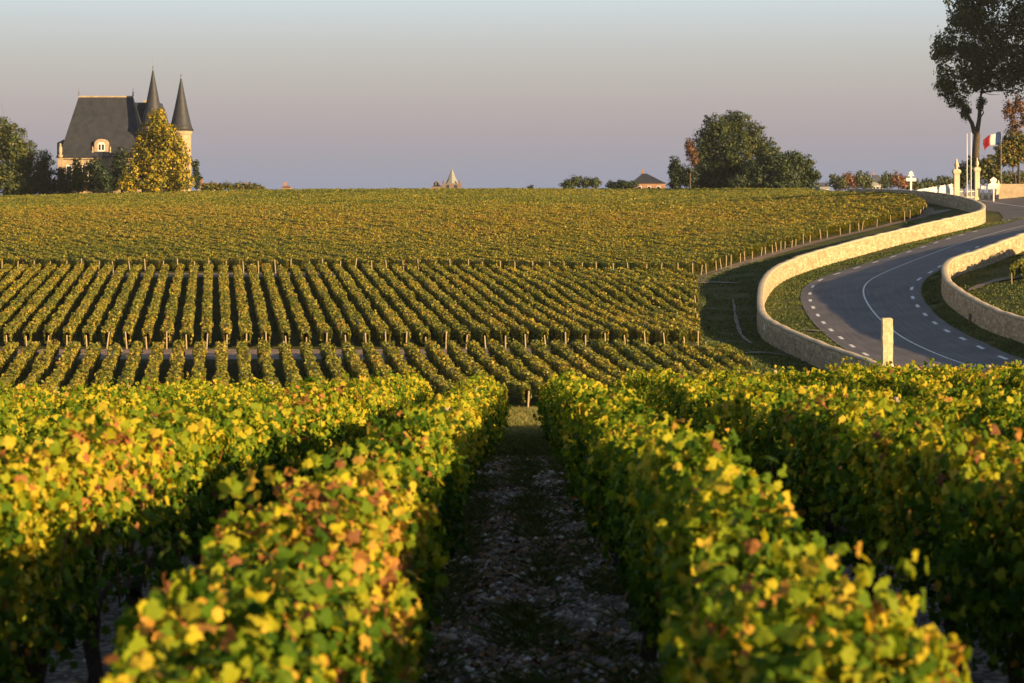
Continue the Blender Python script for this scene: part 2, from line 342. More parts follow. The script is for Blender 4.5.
tag(link('road_markings', fast_mesh('road_markings', np.vstack(mv), np.vstack(mf)), M['marking']), kind='structure')

# ---- stone walls
def wall_material():
    m, nd, lk, pb = mat('rubble_stone_wall')
    t = nd.new('ShaderNodeTexCoord'); mp = nd.new('ShaderNodeMapping'); mp.inputs['Scale'].default_value = (1.6, 3.4, 1); lk.new(t.outputs['UV'], mp.inputs[0])
    v = nd.new('ShaderNodeTexVoronoi'); v.inputs['Scale'].default_value = 1.5; lk.new(mp.outputs[0], v.inputs['Vector'])
    v2 = nd.new('ShaderNodeTexVoronoi'); v2.feature = 'DISTANCE_TO_EDGE'; v2.inputs['Scale'].default_value = 1.5; lk.new(mp.outputs[0], v2.inputs['Vector'])
    hs = nd.new('ShaderNodeSeparateColor'); lk.new(v.outputs['Color'], hs.inputs[0])
    r = ramp(nd, [(0, (.33, .26, .165)), (.5, (.43, .345, .225)), (1, (.53, .44, .30))]); lk.new(hs.outputs[0], r.inputs[0])
    n = nd.new('ShaderNodeTexNoise'); n.inputs['Scale'].default_value = 1.3; n.inputs['Detail'].default_value = 8; lk.new(t.outputs['UV'], n.inputs['Vector'])
    r2 = ramp(nd, [(.35, (.74, .70, .64)), (.6, (1, 1, 1))]); lk.new(n.outputs[0], r2.inputs[0])
    mxx = nd.new('ShaderNodeMix'); mxx.data_type = 'RGBA'; mxx.blend_type = 'MULTIPLY'; mxx.inputs[0].default_value = .8; lk.new(r.outputs[0], mxx.inputs[6]); lk.new(r2.outputs[0], mxx.inputs[7])
    j = ramp(nd, [(0, (.45, .42, .38)), (.06, (1, 1, 1))]); lk.new(v2.outputs['Distance'], j.inputs[0])
    m2 = nd.new('ShaderNodeMix'); m2.data_type = 'RGBA'; m2.blend_type = 'MULTIPLY'; m2.inputs[0].default_value = 1; lk.new(mxx.outputs[2], m2.inputs[6]); lk.new(j.outputs[0], m2.inputs[7])
    lk.new(m2.outputs[2], pb.inputs['Base Color']); pb.inputs['Roughness'].default_value = .9; pb.inputs['Specular IOR Level'].default_value = .15
    b = nd.new('ShaderNodeBump'); b.inputs['Strength'].default_value = .9; b.inputs['Distance'].default_value = .05; lk.new(v2.outputs['Distance'], b.inputs['Height']); lk.new(b.outputs[0], pb.inputs['Normal'])
    return m
M['wall'] = wall_material()
M['coping'] = noise_mat('wall_coping', [(.3, (.36, .30, .21)), (.7, (.52, .44, .31))], scale=2.5, bump=.5)
def stone_wall(pts, label, seed):
    P = smooth_line([pz(*p) for p in pts], .6, 2); m = len(P)
    th = .24; T = offset_line(P, -th), offset_line(P, th)
    ds = np.concatenate([[0], np.cumsum(np.linalg.norm(np.diff(P[:, :2], axis=0), axis=1))])
    zt = P[:, 2]-.09+.035*vnoise(ds*.6, ds*0, seed)
    levels = 7; V = []; UV = []
    for i in range(m):
        for side in (0, 1):
            zb = tz(T[side][i, 0], T[side][i, 1])-.5
            for k in range(levels):
                z = zb+(zt[i]-zb)*k/(levels-1); j = .03*vnoise(np.array(ds[i]*2), np.array(z*3.), seed+side+1)
                q = P[i, :2]+(T[side][i]-P[i, :2])*(1+j/th+(.12*(1-k/(levels-1))))
                V.append((q[0], q[1], z)); UV.append((ds[i]+side*50, z))
    F = []; w = 2*levels
    for i in range(m-1):
        for k in range(levels-1):
            a = i*w+k; F.append((a, a+w, a+w+1, a+1)); a = i*w+levels+k; F.append((a+w, a, a+1, a+w+1))
        F.append((i*w+levels-1, (i+1)*w+levels-1, (i+1)*w+2*levels-1, i*w+2*levels-1))
    for i in (0, m-1):
        for k in range(levels-1): F.append((i*w+k, i*w+k+1, i*w+levels+k+1, i*w+levels+k))
    root = empty('stone_wall', (float(P[m//2, 0]), float(P[m//2, 1]), float(tz(P[m//2, 0], P[m//2, 1]))))
    V = np.array(V)-np.array(root.location)
    link('masonry', fast_mesh('masonry', V, np.array(F), uv=np.array(UV)), M['wall'], root)
    # rounded coping
    prof = [(-.265, -.09), (-.265, .02), (-.2, .055), (.0, .065), (.2, .055), (.265, .02), (.265, -.09)]
    Vc = []; Fc = []; O = {o: offset_line(P, o) for o, _ in prof}; kc = len(prof)
    for i in range(m):
        jj = .02*math.sin(i*12.9898*3)
        for o, z in prof: Vc.append((*O[o][i], zt[i]+z+.1+(jj if z > 0 else 0)))
    for i in range(m-1):
        for k in range(kc): Fc.append((i*kc+k, i*kc+(k+1) % kc, (i+1)*kc+(k+1) % kc, (i+1)*kc+k))
    link('coping', fast_mesh('coping', np.array(Vc)-np.array(root.location), np.array(Fc)), M['coping'], root)
    return tag(root, label, 'wall'), P
_, WL = stone_wall(WALL_L, 'long curving dry stone wall between the vineyard track and the left verge of the road', 3)
_, WR = stone_wall(WALL_R, 'stone wall bending round the right side of the road, its near end in shade', 9)

# ---------------------------------------------------------------- foliage generators
def cards(C, N, size, seed_hue, asp=1.0):
    """one four-cornered leaf clump per centre C with normal N"""
    m = len(C); up = rng.normal(size=(m, 3)); N = N/np.linalg.norm(N, axis=1)[:, None]
    U = np.cross(N, up); U /= np.linalg.norm(U, axis=1)[:, None]+1e-9; Wv = np.cross(N, U)
    s = size[:, None] if np.ndim(size) else size
    j = lambda: rng.uniform(.65, 1.15, (m, 1))
    a = C-U*s*j()*.5-Wv*s*j()*.15; b = C-Wv*s*j()*.55*asp+U*s*.1; c = C+U*s*j()*.5+Wv*s*.1+N*s*.15; d = C+Wv*s*j()*.55*asp-N*s*.1
    V = np.stack([a, b, c, d], 1).reshape(-1, 3); F = np.arange(4*m).reshape(m, 4)
    return V, F
def row_foliage(p0, p1, per_m, size, h0=.38, h1=1.18, hw=.24, hue=.5, hs=.14, seed=0, core=True, top_bias=.3):
    """hedge-like foliage of one trellised vine row following the ground"""
    p0 = np.array(p0); p1 = np.array(p1); L = np.linalg.norm(p1-p0); T = (p1-p0)/L; Nn = np.array([T[1], -T[0]])
    m = int(L*per_m); s = rng.uniform(0, L, m)
    lump = vnoise(s*.95, s*0+seed*1.7, 1)*.6+vnoise(s*2.3, s*0+seed*3.1, 2)*.4
    gapn = vnoise(s*.21, s*0+seed, 5)
    H = h1+.19*lump+.06*gapn; Wd = hw*(1+.5*vnoise(s*1.1, s*0+seed*.7, 3))
    a = rng.uniform(-1, 1, m); k = rng.uniform(0, 1, m)
    # around the section: a = sideways -1..1, k picks top or side
    top = k < top_bias
    off = np.where(top, a*Wd, np.sign(a)*Wd*(.75+.25*rng.uniform(0, 1, m)))
    hh = np.where(top, H+rng.normal(0, .04, m)+np.where(rng.uniform(size=m) < .08, rng.uniform(0, .22, m), 0), h0+(H-h0)*rng.uniform(0, 1, m)**.8)
    off = off*np.where(top, 1, .75+.35*np.clip((hh-h0)/(H-h0), 0, 1)**.7)
    P = p0+T*s[:, None]+Nn*off[:, None]; z = tz(P[:, 0], P[:, 1])+hh
    C = np.column_stack([P, z])
    N = np.column_stack([Nn[0]*off/hw*np.where(top, .4, 1.2), Nn[1]*off/hw*np.where(top, .4, 1.2), np.where(top, 1.0, .35)])+rng.normal(0, .55, (m, 3))
    V, F = cards(C, N, rng.uniform(.7, 1.3, m)*size, 0)
    hu = hue+hs*rng.normal(size=m)+.10*vnoise(C[:, 0]*.25, C[:, 1]*.25, 8)+.12*vnoise(C[:, 0]*1.1, C[:, 1]*1.1, 9)
    if p0[1] > 185: hu += .035*np.exp(-((C[:, 1]-265)/42)**2)-.05*np.exp(-((C[:, 1]-200)/16)**2)+.07*vnoise(C[:, 0]*.05, C[:, 1]*.03, 15)
    hu = np.clip(hu, .05, .98)
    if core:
        st = 1.0 if per_m < 60 else .6; ns = max(2, int(L/st)+1); ss = np.linspace(0, L, ns)
        sec = [(-.55, h0+.05), (-.75, h0+.4), (-.6, h1-.12), (0, h1-.04), (.6, h1-.12), (.75, h0+.4), (.55, h0+.05)]; kc = len(sec); Vc = []
        for si in ss:
            jit = rng.uniform(.75, 1.05, kc)
            for (o, hz), jv in zip(sec, jit):
                q = p0+T*si+Nn*o*hw*jv; Vc.append((q[0], q[1], hz*(.97+.05*jv)))
        Vc = np.array(Vc); Vc[:, 2] += tz(Vc[:, 0], Vc[:, 1])
        Fc = np.array([(i*kc+k2, i*kc+(k2+1) % kc, (i+1)*kc+(k2+1) % kc, (i+1)*kc+k2) for i in range(ns-1) for k2 in range(kc)])
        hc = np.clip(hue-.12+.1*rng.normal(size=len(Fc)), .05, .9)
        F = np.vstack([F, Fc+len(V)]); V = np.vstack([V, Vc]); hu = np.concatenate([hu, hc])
    return V, F, hu
def post_mesh(h, r, name):
    b = MB(); b.lathe([(r, -.25), (r*1.05, h*.4), (r*.95, h-.02), (r*.6, h)], n=7); return b.mesh(name)
PM = post_mesh(1.16, .05, 'post'); PM.materials.append(M['wood'])
PMB = post_mesh(1.32, .055, 'post_tall'); PMB.materials.append(M['wood'])
ORD = ['first', 'second', 'third', 'fourth', 'fifth', 'sixth', 'seventh', 'eighth', 'ninth', 'tenth', 'eleventh', 'twelfth', 'thirteenth', 'fourteenth', 'fifteenth', 'sixteenth', 'seventeenth', 'eighteenth', 'nineteenth']
TENS = ['', '', 'twent', 'thirt', 'fort', 'fift', 'sixt', 'sevent']
def ordinal(n):
    if n <= 19: return ORD[n-1]
    t, u = divmod(n, 10); return TENS[t]+'ieth' if u == 0 else TENS[t]+'y-'+ORD[u-1]
def far_row(p0, p1, per_m, size, label, group, posts=(True, True), mat_='vine_far', tall=False, seed=0, mid=0, **kw):
    root = empty('vine_row', (float(p0[0]), float(p0[1]), float(tz(p0[0], p0[1]))))
    V, F, hu = row_foliage(p0, p1, per_m, size, seed=seed, **kw)
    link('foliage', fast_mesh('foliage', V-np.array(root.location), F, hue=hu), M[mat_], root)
    T = np.array(p1)-np.array(p0); L = np.linalg.norm(T); T /= L
    S = ([-.15] if posts[0] else [])+([L+.22] if posts[1] else [])
    if mid: S += list(np.arange(mid*rng.uniform(.3, 1), L-3, mid))
    for s in S:
        if mid and s < 0 and p0[0] > 18.5 and rng.uniform() < .35: continue
        q = np.array(p0)+T*s; o = link('post', PMB if tall else PM, None, root); z = tz(q[0], q[1])
        o.location = (q[0]-root.location[0], q[1]-root.location[1], float(z)-root.location[2]); o.rotation_euler = (random.uniform(-.09, .09), random.uniform(-.12, .12), random.uniform(0, 3))
        o.scale = (1, 1, random.uniform(.95, 1.2) if (tall or p0[1] < 189.5 and s < 0 and p0[1] > 186) else random.uniform(.70, 1.04))
    return tag(root, label, 'vine row', group)

# ---- lower plots (rows run away from the viewer and lean left)
SP = 1.3; DX = -.150; cs = 1/math.sqrt(1+DX*DX)
def plot(dn, df, right, label, group, near=None, seed0=0):
    """rows whose far ends lie on Y=df; right(y) gives the right limit"""
    x = right(df)-.3; k = 1
    while True:
        # row line: X = x + DX*(Y-df)
        if (x)*FPX/df+512 < -14: break
        y0 = dn; ys = np.arange(dn, df, .25); xs = x+DX*(ys-df); ok = xs <= np.array([right(q) for q in ys])
        okpx = xs*FPX/ys+512 > -40; ok &= okpx
        if ok.any():
            y0 = ys[np.argmax(ok)]
            if df-y0 > 2:
                y0 = y0+rng.uniform(0, .3); y1 = df+rng.uniform(-.3, .2)
                far_row((x+DX*(y0-df), y0), (x+DX*(y1-df), y1), 150, .17, label.format(ordinal(k)), group, seed=seed0+k, hue=.61, hs=.15, hw=.29, h1=1.12, h0=.30)
        x -= SP/cs; k += 1
    return k
r2 = lambda y: 12.9+(y-138)*(18.2-12.9)/61
r1 = lambda y: 14.6+(y-115)*(12.5-14.6)/20
n2 = plot(131.2, 184.2, r2, 'vine row of the striped middle plot, {} row in from the grass track', 'vine rows of the striped middle plot', seed0=100)
n1 = plot(103, 125.8, r1, 'vine row of the low plot nearest the valley, {} in from the grass track', 'vine rows of the low plot in the dip', seed0=200)

# ---- far slope: rows run across, tops make one sheet
EDGE = [(695, 276), (730, 266), (781, 250.6), (831, 237.5), (881.5, 225.5), (908, 220), (921, 217), (922.5, 213), (914, 206), (895, 201), (868, 197), (830, 196.5)]
EW = [ground_at(*p) for p in EDGE[:7]]; EW = [(17.5, 188.5)]+[p for p in EW if p[1] > 197]
print('edge', EW)
ex, ey = EW[-1]; EW += [(ex+2.5, ey+8), (ex+3.5, ey+22), (ex+3, ey+45), (ex+4, ey+80), (ex+6, ey+120), (ex+8, ey+200)]
EWa = np.array(EW)
LAB3 = {0: 'dense olive vine row on the broad far slope, one of many merging into a sheet', 1: 'vine row in the strip along the crest, behind the far slope track'}
cnt3 = 0
for band, (th, a, b, sp) in enumerate(((30, 188.5, 292, 1.32), (90, 293.6, 402, 1.9))):
    th = math.radians(th); DD = np.array([-math.sin(th), math.cos(th)]); NN = np.array([math.cos(th), math.sin(th)]); c = -40.0
    while c < 460:
        t = np.arange(-300, 420, .5); P = NN*c+DD*t[:, None]
        xr = np.interp(P[:, 1], EWa[:, 1], EWa[:, 0]); px = P[:, 0]*FPX/np.maximum(P[:, 1], 1)+512
        ok = (P[:, 1] > a) & (P[:, 1] < b) & (P[:, 0] < xr) & (px > -25)
        if ok.sum() > 6:
            q0 = P[np.argmax(ok)]; q1 = P[len(ok)-1-np.argmax(ok[::-1])]; dmid = (q0[1]+q1[1])/2
            far_row(q0, q1, 115 if dmid < 260 else (85 if dmid < 320 else 55), .165 if dmid < 260 else .21, LAB3[band], 'vine rows of the far slope' if band == 0 else 'vine rows of the crest strip', seed=cnt3, hue=.66 if band == 0 else .54, hs=.12,
                    hw=.30, h1=1.18, h0=.3, top_bias=.45, mid=(24 if band == 0 else (7 if dmid < 300 else 0)), tall=False, posts=(True, False)); cnt3 += 1
        c += sp
M['earth'] = noise_mat('bare_earth', [(.3, (.12, .085, .06)), (.5, (.20, .145, .11)), (.7, (.30, .23, .18))], scale=1.2, bump=.4)
E1 = offset_line(smooth_line(EW[:-3], 1, 1), -.3); E2 = offset_line(smooth_line(EW[:-3], 1, 1), 1.1)
V, F, UV = ribbon(E1, E2, .03, 3); tag(link('field_edge_path', fast_mesh('field_edge_path', V, F, smooth=True), M['earth']), kind='structure')
for (a, b) in ((125.9, 131.1), (184.3, 188.4)):
    xs = np.arange(-60, 18.5 if a > 150 else 12.6, .8); V, F, UV = ribbon(np.column_stack([xs, xs*0+a]), np.column_stack([xs, xs*0+b]), .02, 4)
    tag(link('headland_path', fast_mesh('headland_path', V, F[:, ::-1], smooth=True), M['earth']), kind='structure')
print('rows', n1, n2, cnt3)
# few rows behind the right wall
for i in range(4):
    a = ground_at(1012+i*13, 284-i*1.5, 130); far_row(a, (a[0]+7.5, a[1]+16), 110, .18, 'short vine row behind the bend of the right stone wall', 'vine rows behind the right wall', seed=300+i, hue=.55, hw=.26)

# ---------------------------------------------------------------- foreground rows
def leaf_template():
    ang = [(-90, .30), (-60, .66), (-38, .68), (-12, .90), (12, .74), (40, .88), (66, .74), (90, 1.0), (114, .74), (140, .88), (168, .74), (192, .90), (218, .68), (240, .66)]
    P = [(math.cos(math.radians(a))*r*.5, math.sin(math.radians(a))*r*.5+.05) for a, r in ang]
    V = [(0, 0, 0)]+[(x, y, -.22*abs(x)+.10*math.sin(i*2.1)*.5-.25*y*y) for i, (x, y) in enumerate(P)]
    k = len(P); F = [(0, 1+i, 1+(i+1) % k) for i in range(k)]
    return np.array(V), np.array(F)
LV, LF = leaf_template()
def leaf_cloud(C, N, size, hue):
    m = len(C); N = N/np.linalg.norm(N, axis=1)[:, None]
    dn = np.tile([0, 0, -1.0], (m, 1))+rng.normal(0, .6, (m, 3)); Y = dn-N*(dn*N).sum(1)[:, None]; Y /= np.linalg.norm(Y, axis=1)[:, None]
    X = np.cross(Y, N); s = size[:, None, None]
    curl = rng.uniform(.3, 3.6, (m, 1, 1))
    V = C[:, None]+(X[:, None]*LV[None, :, :1]+Y[:, None]*LV[None, :, 1:2]+N[:, None]*LV[None, :, 2:]*curl)*s
    k = len(LV); F = (LF[None]+np.arange(m)[:, None, None]*k).reshape(-1, 3)
    return V.reshape(-1, 3), F, np.repeat(hue, len(LF))
XC = lambda y: .03+.0055*y
Y0, Y1 = 3.3, 36.0
def near_foliage(seed, red=None, h1=1.10, hw=.205, dens=1.0):
    """row of foliage in its own frame: x across, ground at z=fg(0,y)"""
    parts = []
    bands = [(Y0, 8, 2700), (8, 14, 2000), (14, 24, 1100), (24, Y1, 620)]
    Cs = []; Ns = []; Ss = []; Hs = []
    for a, b, per in bands:
        m = int((b-a)*per*dens); y = rng.uniform(a, b, m)
        lump = vnoise(y*.9, y*0+seed*1.3, 1)*.6+vnoise(y*2.4, y*0+seed*2.1, 2)*.5
        H = h1-.02+.14*lump; Wd = hw*(1+.4*vnoise(y*1.3, y*0+seed, 3))
        k = rng.uniform(size=m); sgn = np.where(rng.uniform(size=m) < .5, -1, 1)
        top = k < .27
        hh = np.where(top, H+rng.normal(0, .045, m), (.36+(H-.36)*rng.uniform(0, 1, m)**.72))
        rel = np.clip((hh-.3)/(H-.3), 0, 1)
        off = np.where(top, rng.uniform(-1, 1, m)*Wd*.95, sgn*(Wd*(.82+.30*np.sin(np.clip(rel, 0, 1)*PI*.62))+.17*np.clip((y-20)/13, 0, 1)*np.clip(1.25-rel, 0, 1))*rng.uniform(.5, 1.12, m)*(1+.25*vnoise(y*3.1, hh*4, seed+3)))
        # upright shoots
        sh = (rng.uniform(size=m) < .14) & (vnoise(y*7, y*0, seed+9) > .1); hh = np.where(sh & top, H+rng.uniform(.03, .20, m), hh)
        # holes low down where wood shows
        hole = vnoise(y*1.7, hh*3+seed, 6) > .42; keep = ~(hole & (rel < .55) & (rng.uniform(size=m) < .85)) & ~((rel < .22) & (y < 16) & (rng.uniform(size=m) < .5))
        y, hh, off, top, rel = y[keep], hh[keep], off[keep], top[keep], rel[keep]; m = len(y)
        C = np.column_stack([off, y, fg(off*0, y)+hh])
        N = np.column_stack([np.where(top, off*4, np.sign(off)*1.1), np.full(m, -.15), np.where(top, .45, .2)])+rng.normal(0, .6, (m, 3))
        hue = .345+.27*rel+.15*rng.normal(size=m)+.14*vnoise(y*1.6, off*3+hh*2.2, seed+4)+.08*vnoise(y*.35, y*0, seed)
        rare = rng.uniform(size=m) < .014; hue = np.where(rare, rng.uniform(.85, 1, m), np.minimum(hue, .82))
        if red:
            for (ya, yb, ha, amt) in red:
                w = np.exp(-((y-ya)/yb)**2*1.0)*np.clip((hh-ha)*3, 0, 1); hit = rng.uniform(size=m) < amt*w; hue = np.where(hit, rng.uniform(.84, 1, m), hue)
        Cs.append(C); Ns.append(N); Ss.append(rng.uniform(.042, .084, m)*(.88 if a < 8 else 1.0 if a < 14 else 1.15)); Hs.append(np.clip(hue, .02, 1))
    V, F, hu = leaf_cloud(np.vstack(Cs), np.vstack(Ns), np.concatenate(Ss), np.concatenate(Hs))
    return fast_mesh('foliage', V, F, hue=hu)
def cane_mesh(seed):
    b = MB(); r = random.Random(seed)
    y = Y0
    while y < 22:
        x = r.uniform(-.12, .12); z = float(fg(0, y))
        P = [(x, y, z+.45)]; dx = r.uniform(-.025, .025); dy = r.uniform(-.06, .06)
        for i in range(1, 5): P.append((x+dx*i+r.uniform(-.02, .02), y+dy*i, z+.45+i*r.uniform(.12, .16)))
        b.tube(P, [.006, .0055, .005, .004, .0025], 5); y += r.uniform(.10, .3)
    return b.mesh('canes', True)
def trunk_mesh(seed):
    b = MB(); r = random.Random(seed)
    P = [(r.uniform(-.03, .03), r.uniform(-.04, .04), z) for z in (-.1, .06, .18, .3, .42)]; b.tube(P, [.05, .042, .036, .04, .045], 8)
    for s in (-1, 1):
        b.tube([P[-1], (P[-1][0], P[-1][1]+s*.12, .50), (P[-1][0]+r.uniform(-.03, .03), P[-1][1]+s*.32, .49), (P[-1][0], P[-1][1]+s*.5, .52)], [.034, .027, .02, .012], 7)
    return b.mesh('trunk', True)
TR = [trunk_mesh(i) for i in range(6)]
for t in TR: t.materials.append(M['vine_bark'])
NPM = post_mesh(1.12, .035, 'near_post'); NPM.materials.append(M['wood'])
EPM = post_mesh(1.2, .05, 'end_post'); EPM.materials.append(M['wood'])
def clip_mesh():
    b = MB(); b.tube([(0, y, float(fg(0, y))+.42+.012*math.sin(y*2.8)) for y in np.arange(Y0, Y1-.3, .5)], [.009]*len(np.arange(Y0, Y1-.3, .5)), 6); return b.mesh('irrigation_hose', True)
def wire_mesh():
    b = MB(); ys = np.arange(Y0, Y1-.1, 1.5)
    for h in (.55, .85): b.tube([(0, y, float(fg(0, y))+h) for y in ys], [.0016]*len(ys), 4)
    return b.mesh('wire', True)
WIRE = wire_mesh(); WIRE.materials.append(M['wire'])
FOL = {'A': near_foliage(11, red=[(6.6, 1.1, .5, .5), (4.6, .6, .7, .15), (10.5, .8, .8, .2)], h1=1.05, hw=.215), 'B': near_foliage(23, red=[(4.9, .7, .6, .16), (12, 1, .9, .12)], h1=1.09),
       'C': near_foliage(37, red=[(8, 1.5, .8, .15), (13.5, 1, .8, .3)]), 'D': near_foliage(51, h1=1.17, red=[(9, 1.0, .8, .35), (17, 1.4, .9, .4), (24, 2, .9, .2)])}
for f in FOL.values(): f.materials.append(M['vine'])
CN = [cane_mesh(i) for i in range(2)]
for c in CN: c.materials.append(M['cane'])
SIDE = {-1: 'left', 1: 'right'}
def near_row(k):
    """k = ...,-2,-1 left of the path, 1,2,... right of it"""
    side = 1 if k > 0 else -1; xo = side*(.65+1.3*(abs(k)-1))
    root = empty('vine_row', (xo+(.03 if side > 0 else -.04), 0, .0235*xo), -.0055)
    fo = {-1: 'A', 1: 'B', 2: 'C', -2: 'D'}.get(k) or ('CDBA'[abs(k) % 4])
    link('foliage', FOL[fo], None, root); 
    if abs(k) <= 3:
        link('canes', CN[abs(k) % 2], None, root)['kind'] = 'stuff'; link('wire', WIRE, None, root)
        r = random.Random(k); y = Y0+.4; j = 0
        while y < Y1-.6:
            o = link('trunk', TR[r.randrange(6)], None, root, (r.uniform(-.03, .03), y, float(fg(0, y)))); o.rotation_euler = (0, r.uniform(-.1, .1), r.choice((0, PI))); y += r.uniform(.95, 1.15)
    for y in list(np.arange(6.2 if k % 2 else 7.4, Y1-3, 5.6)):
        link('post', NPM, None, root, (.02, float(y)+.2, float(fg(0, y))))
    link('post', EPM, None, root, (.0, Y1+.25, float(fg(0, Y1+.25))))
    if abs(k) == 1: lab = {-1: 'near vine row on the left of the stony path, with a patch of red leaves', 1: 'near vine row on the right of the stony path, tops bright yellow'}[k]
    else: lab = 'near vine row, {} row {} of the stony path'.format(ordinal(abs(k)), 'to the left' if side < 0 else 'to the right')
    tag(root, lab, 'vine row', 'near vine rows either side of the stony path')
for k in list(range(-9, 0))+list(range(1, 10)): near_row(k)

# soil sheets of the near plot + stones
def soil():
    m, nd, lk, pb = mat('stony_soil')
    t = nd.new('ShaderNodeTexCoord'); v = nd.new('ShaderNodeTexVoronoi'); v.inputs['Scale'].default_value = 26
    n = nd.new('ShaderNodeTexNoise'); n.inputs['Scale'].default_value = 2.2; n.inputs['Detail'].default_value = 9; n.inputs['Roughness'].default_value = .7
    for q in (v, n): lk.new(t.outputs['Object'], q.inputs['Vector'])
    hs = nd.new('ShaderNodeSeparateColor'); lk.new(v.outputs['Color'], hs.inputs[0])
    r1_ = ramp(nd, [(.3, (.12, .085, .06)), (.7, (.38, .32, .26)), (1, (.58, .52, .45))]); lk.new(hs.outputs[0], r1_.inputs[0])
    r2_ = ramp(nd, [(.40, (.045, .055, .02)), (.52, (.10, .075, .055)), (.62, (.5, .5, .5))]); lk.new(n.outputs[0], r2_.inputs[0])
    f = nd.new('ShaderNodeMix'); f.data_type = 'RGBA'; f.inputs[0].default_value = .45; lk.new(r1_.outputs[0], f.inputs[6]); lk.new(r2_.outputs[0], f.inputs[7])
    f.blend_type = 'MULTIPLY'; f.inputs[0].default_value = .6
    lk.new(f.outputs[2], pb.inputs['Base Color']); pb.inputs['Roughness'].default_value = .9
    b = nd.new('ShaderNodeBump'); b.inputs['Strength'].default_value = .8; b.inputs['Distance'].default_value = .03; lk.new(v.outputs['Distance'], b.inputs['Height']); lk.new(b.outputs[0], pb.inputs['Normal'])
    return m
M['soil'] = soil()
ys = np.arange(-2, 36.4, .4)
V, F, UV = ribbon(np.column_stack([ys*0-13, ys]), np.column_stack([ys*0+13, ys]), .02, 40)
tag(link('vineyard_soil', fast_mesh('vineyard_soil', V, F, smooth=True), M['soil']), kind='structure')
M['pebble'] = leaf_mat('pebble', [(0, (.13, .10, .07)), (.5, (.36, .30, .25)), (1, (.68, .62, .55))], trans=0, rough=.8)
ico = [(0, 0, .6), (.72, 0, .1), (.25, .68, .1), (-.6, .42, .12), (-.58, -.43, .08), (.22, -.7, .1), (0, 0, -.5)]
icf = [(0, 1, 2), (0, 2, 3), (0, 3, 4), (0, 4, 5), (0, 5, 1), (6, 2, 1), (6, 3, 2), (6, 4, 3), (6, 5, 4), (6, 1, 5)]
m = 24000; y = 6+30*rng.uniform(0, 1, m)**1.5; x = XC(y)+rng.normal(0, .36, m); far = rng.uniform(size=m) < .35; x = np.where(far, rng.uniform(-6, 6, m), x)
cl_ = .5+.5*vnoise(x*2.5, y*1.5, 41); s = (rng.gamma(2.2, .0085, m)*(.55+.9*cl_)).clip(.006, .07); a = rng.uniform(0, 2*PI, m); B = np.array(ico)[None]*s[:, None, None]*rng.uniform(.7, 1.3, (m, 7, 1)); 
Vx = B[..., 0]*np.cos(a)[:, None]-B[..., 1]*np.sin(a)[:, None]+x[:, None]; Vy = B[..., 0]*np.sin(a)[:, None]+B[..., 1]*np.cos(a)[:, None]+y[:, None]; Vz = B[..., 2]+(tz(x, y)+.022)[:, None]
F = (np.array(icf)[None]+7*np.arange(m)[:, None, None]).reshape(-1, 3); hu = np.repeat(rng.uniform(0, 1, m)**1.3, 10)
tag(link('gravel', fast_mesh('gravel', np.stack([Vx, Vy, Vz], -1).reshape(-1, 3), F, hue=hu), M['pebble']), 'pale stones and pebbles strewn over the path between the near vine rows', 'gravel', kind='stuff')
def blades(x, y, h, w, hue, name, label, lean=.5):
    m = len(x); a = rng.uniform(0, 2*PI, m); z = tz(x, y)
    dx = np.cos(a); dy = np.sin(a); lx = rng.normal(0, lean, m)*h; ly = rng.normal(0, lean, m)*h
    A = np.stack([x-dx*w/2, y-dy*w/2, z], 1); B = np.stack([x+dx*w/2, y+dy*w/2, z], 1)
    Cc = np.stack([x+dx*w*.3+lx*.5, y+dy*w*.3+ly*.5, z+h*.65], 1); D = np.stack([x+lx, y+ly, z+h], 1)
    V = np.stack([A, B, Cc, D], 1).reshape(-1, 3); F = np.arange(4*m).reshape(m, 4)
    return tag(link(name, fast_mesh(name, V, F, hue=np.clip(hue, 0, 1)), M['grass']), label, name.replace('_', ' '), kind='stuff')
m = 60000; y = 5+31*rng.uniform(0, 1, m)**1.2; cl = vnoise(y*1.4, y*0, 4); x = XC(y)+np.where(rng.uniform(size=m) < .45, rng.normal(0, .11, m), np.sign(rng.normal(size=m))*rng.uniform(.38, .75, m))
keep = (vnoise(x*3, y*1.6, 7)+.5*vnoise(x*9, y*5, 8) > .05); x, y = x[keep], y[keep]
blades(x, y, rng.uniform(.025, .085, len(x))*np.clip(1.2-.0*x, 0, 2), .011, rng.uniform(.2, .75, len(x)), 'weeds', 'low green weeds growing along the middle and edges of the stony path', 1.0)
m = 5200; y = 5+31*rng.uniform(0, 1, m)**1.3; x = XC(y)+rng.normal(0, .42, m); keep = vnoise(x*2.2, y*1.3, 31) > -.35; x, y = x[keep], y[keep]; m = len(x)
V, F, hu = leaf_cloud(np.column_stack([x, y, tz(x, y)+.05]), np.column_stack([rng.normal(0, .35, m), rng.normal(0, .35, m), np.ones(m)]), rng.uniform(.05, .09, m), rng.uniform(0, 1, m))
M['litter'] = leaf_mat('dry_leaf', [(0, (.05, .03, .018)), (.6, (.17, .09, .04)), (1, (.34, .20, .07))], trans=.1)
tag(link('fallen_leaves', fast_mesh('fallen_leaves', V, F, hue=hu), M['litter']), 'dry brown fallen vine leaves lying on the stony path', 'leaves', kind='stuff')
m = 26000; y = 30+7*rng.uniform(0, 1, m)**.6; x = XC(y)+rng.uniform(-.6, .6, m)
blades(x, y, rng.uniform(.05, .14, m), .022, .55+.2*rng.normal(size=m), 'path_end_grass', 'grass closing over the far end of the stony path between the rows', .8)
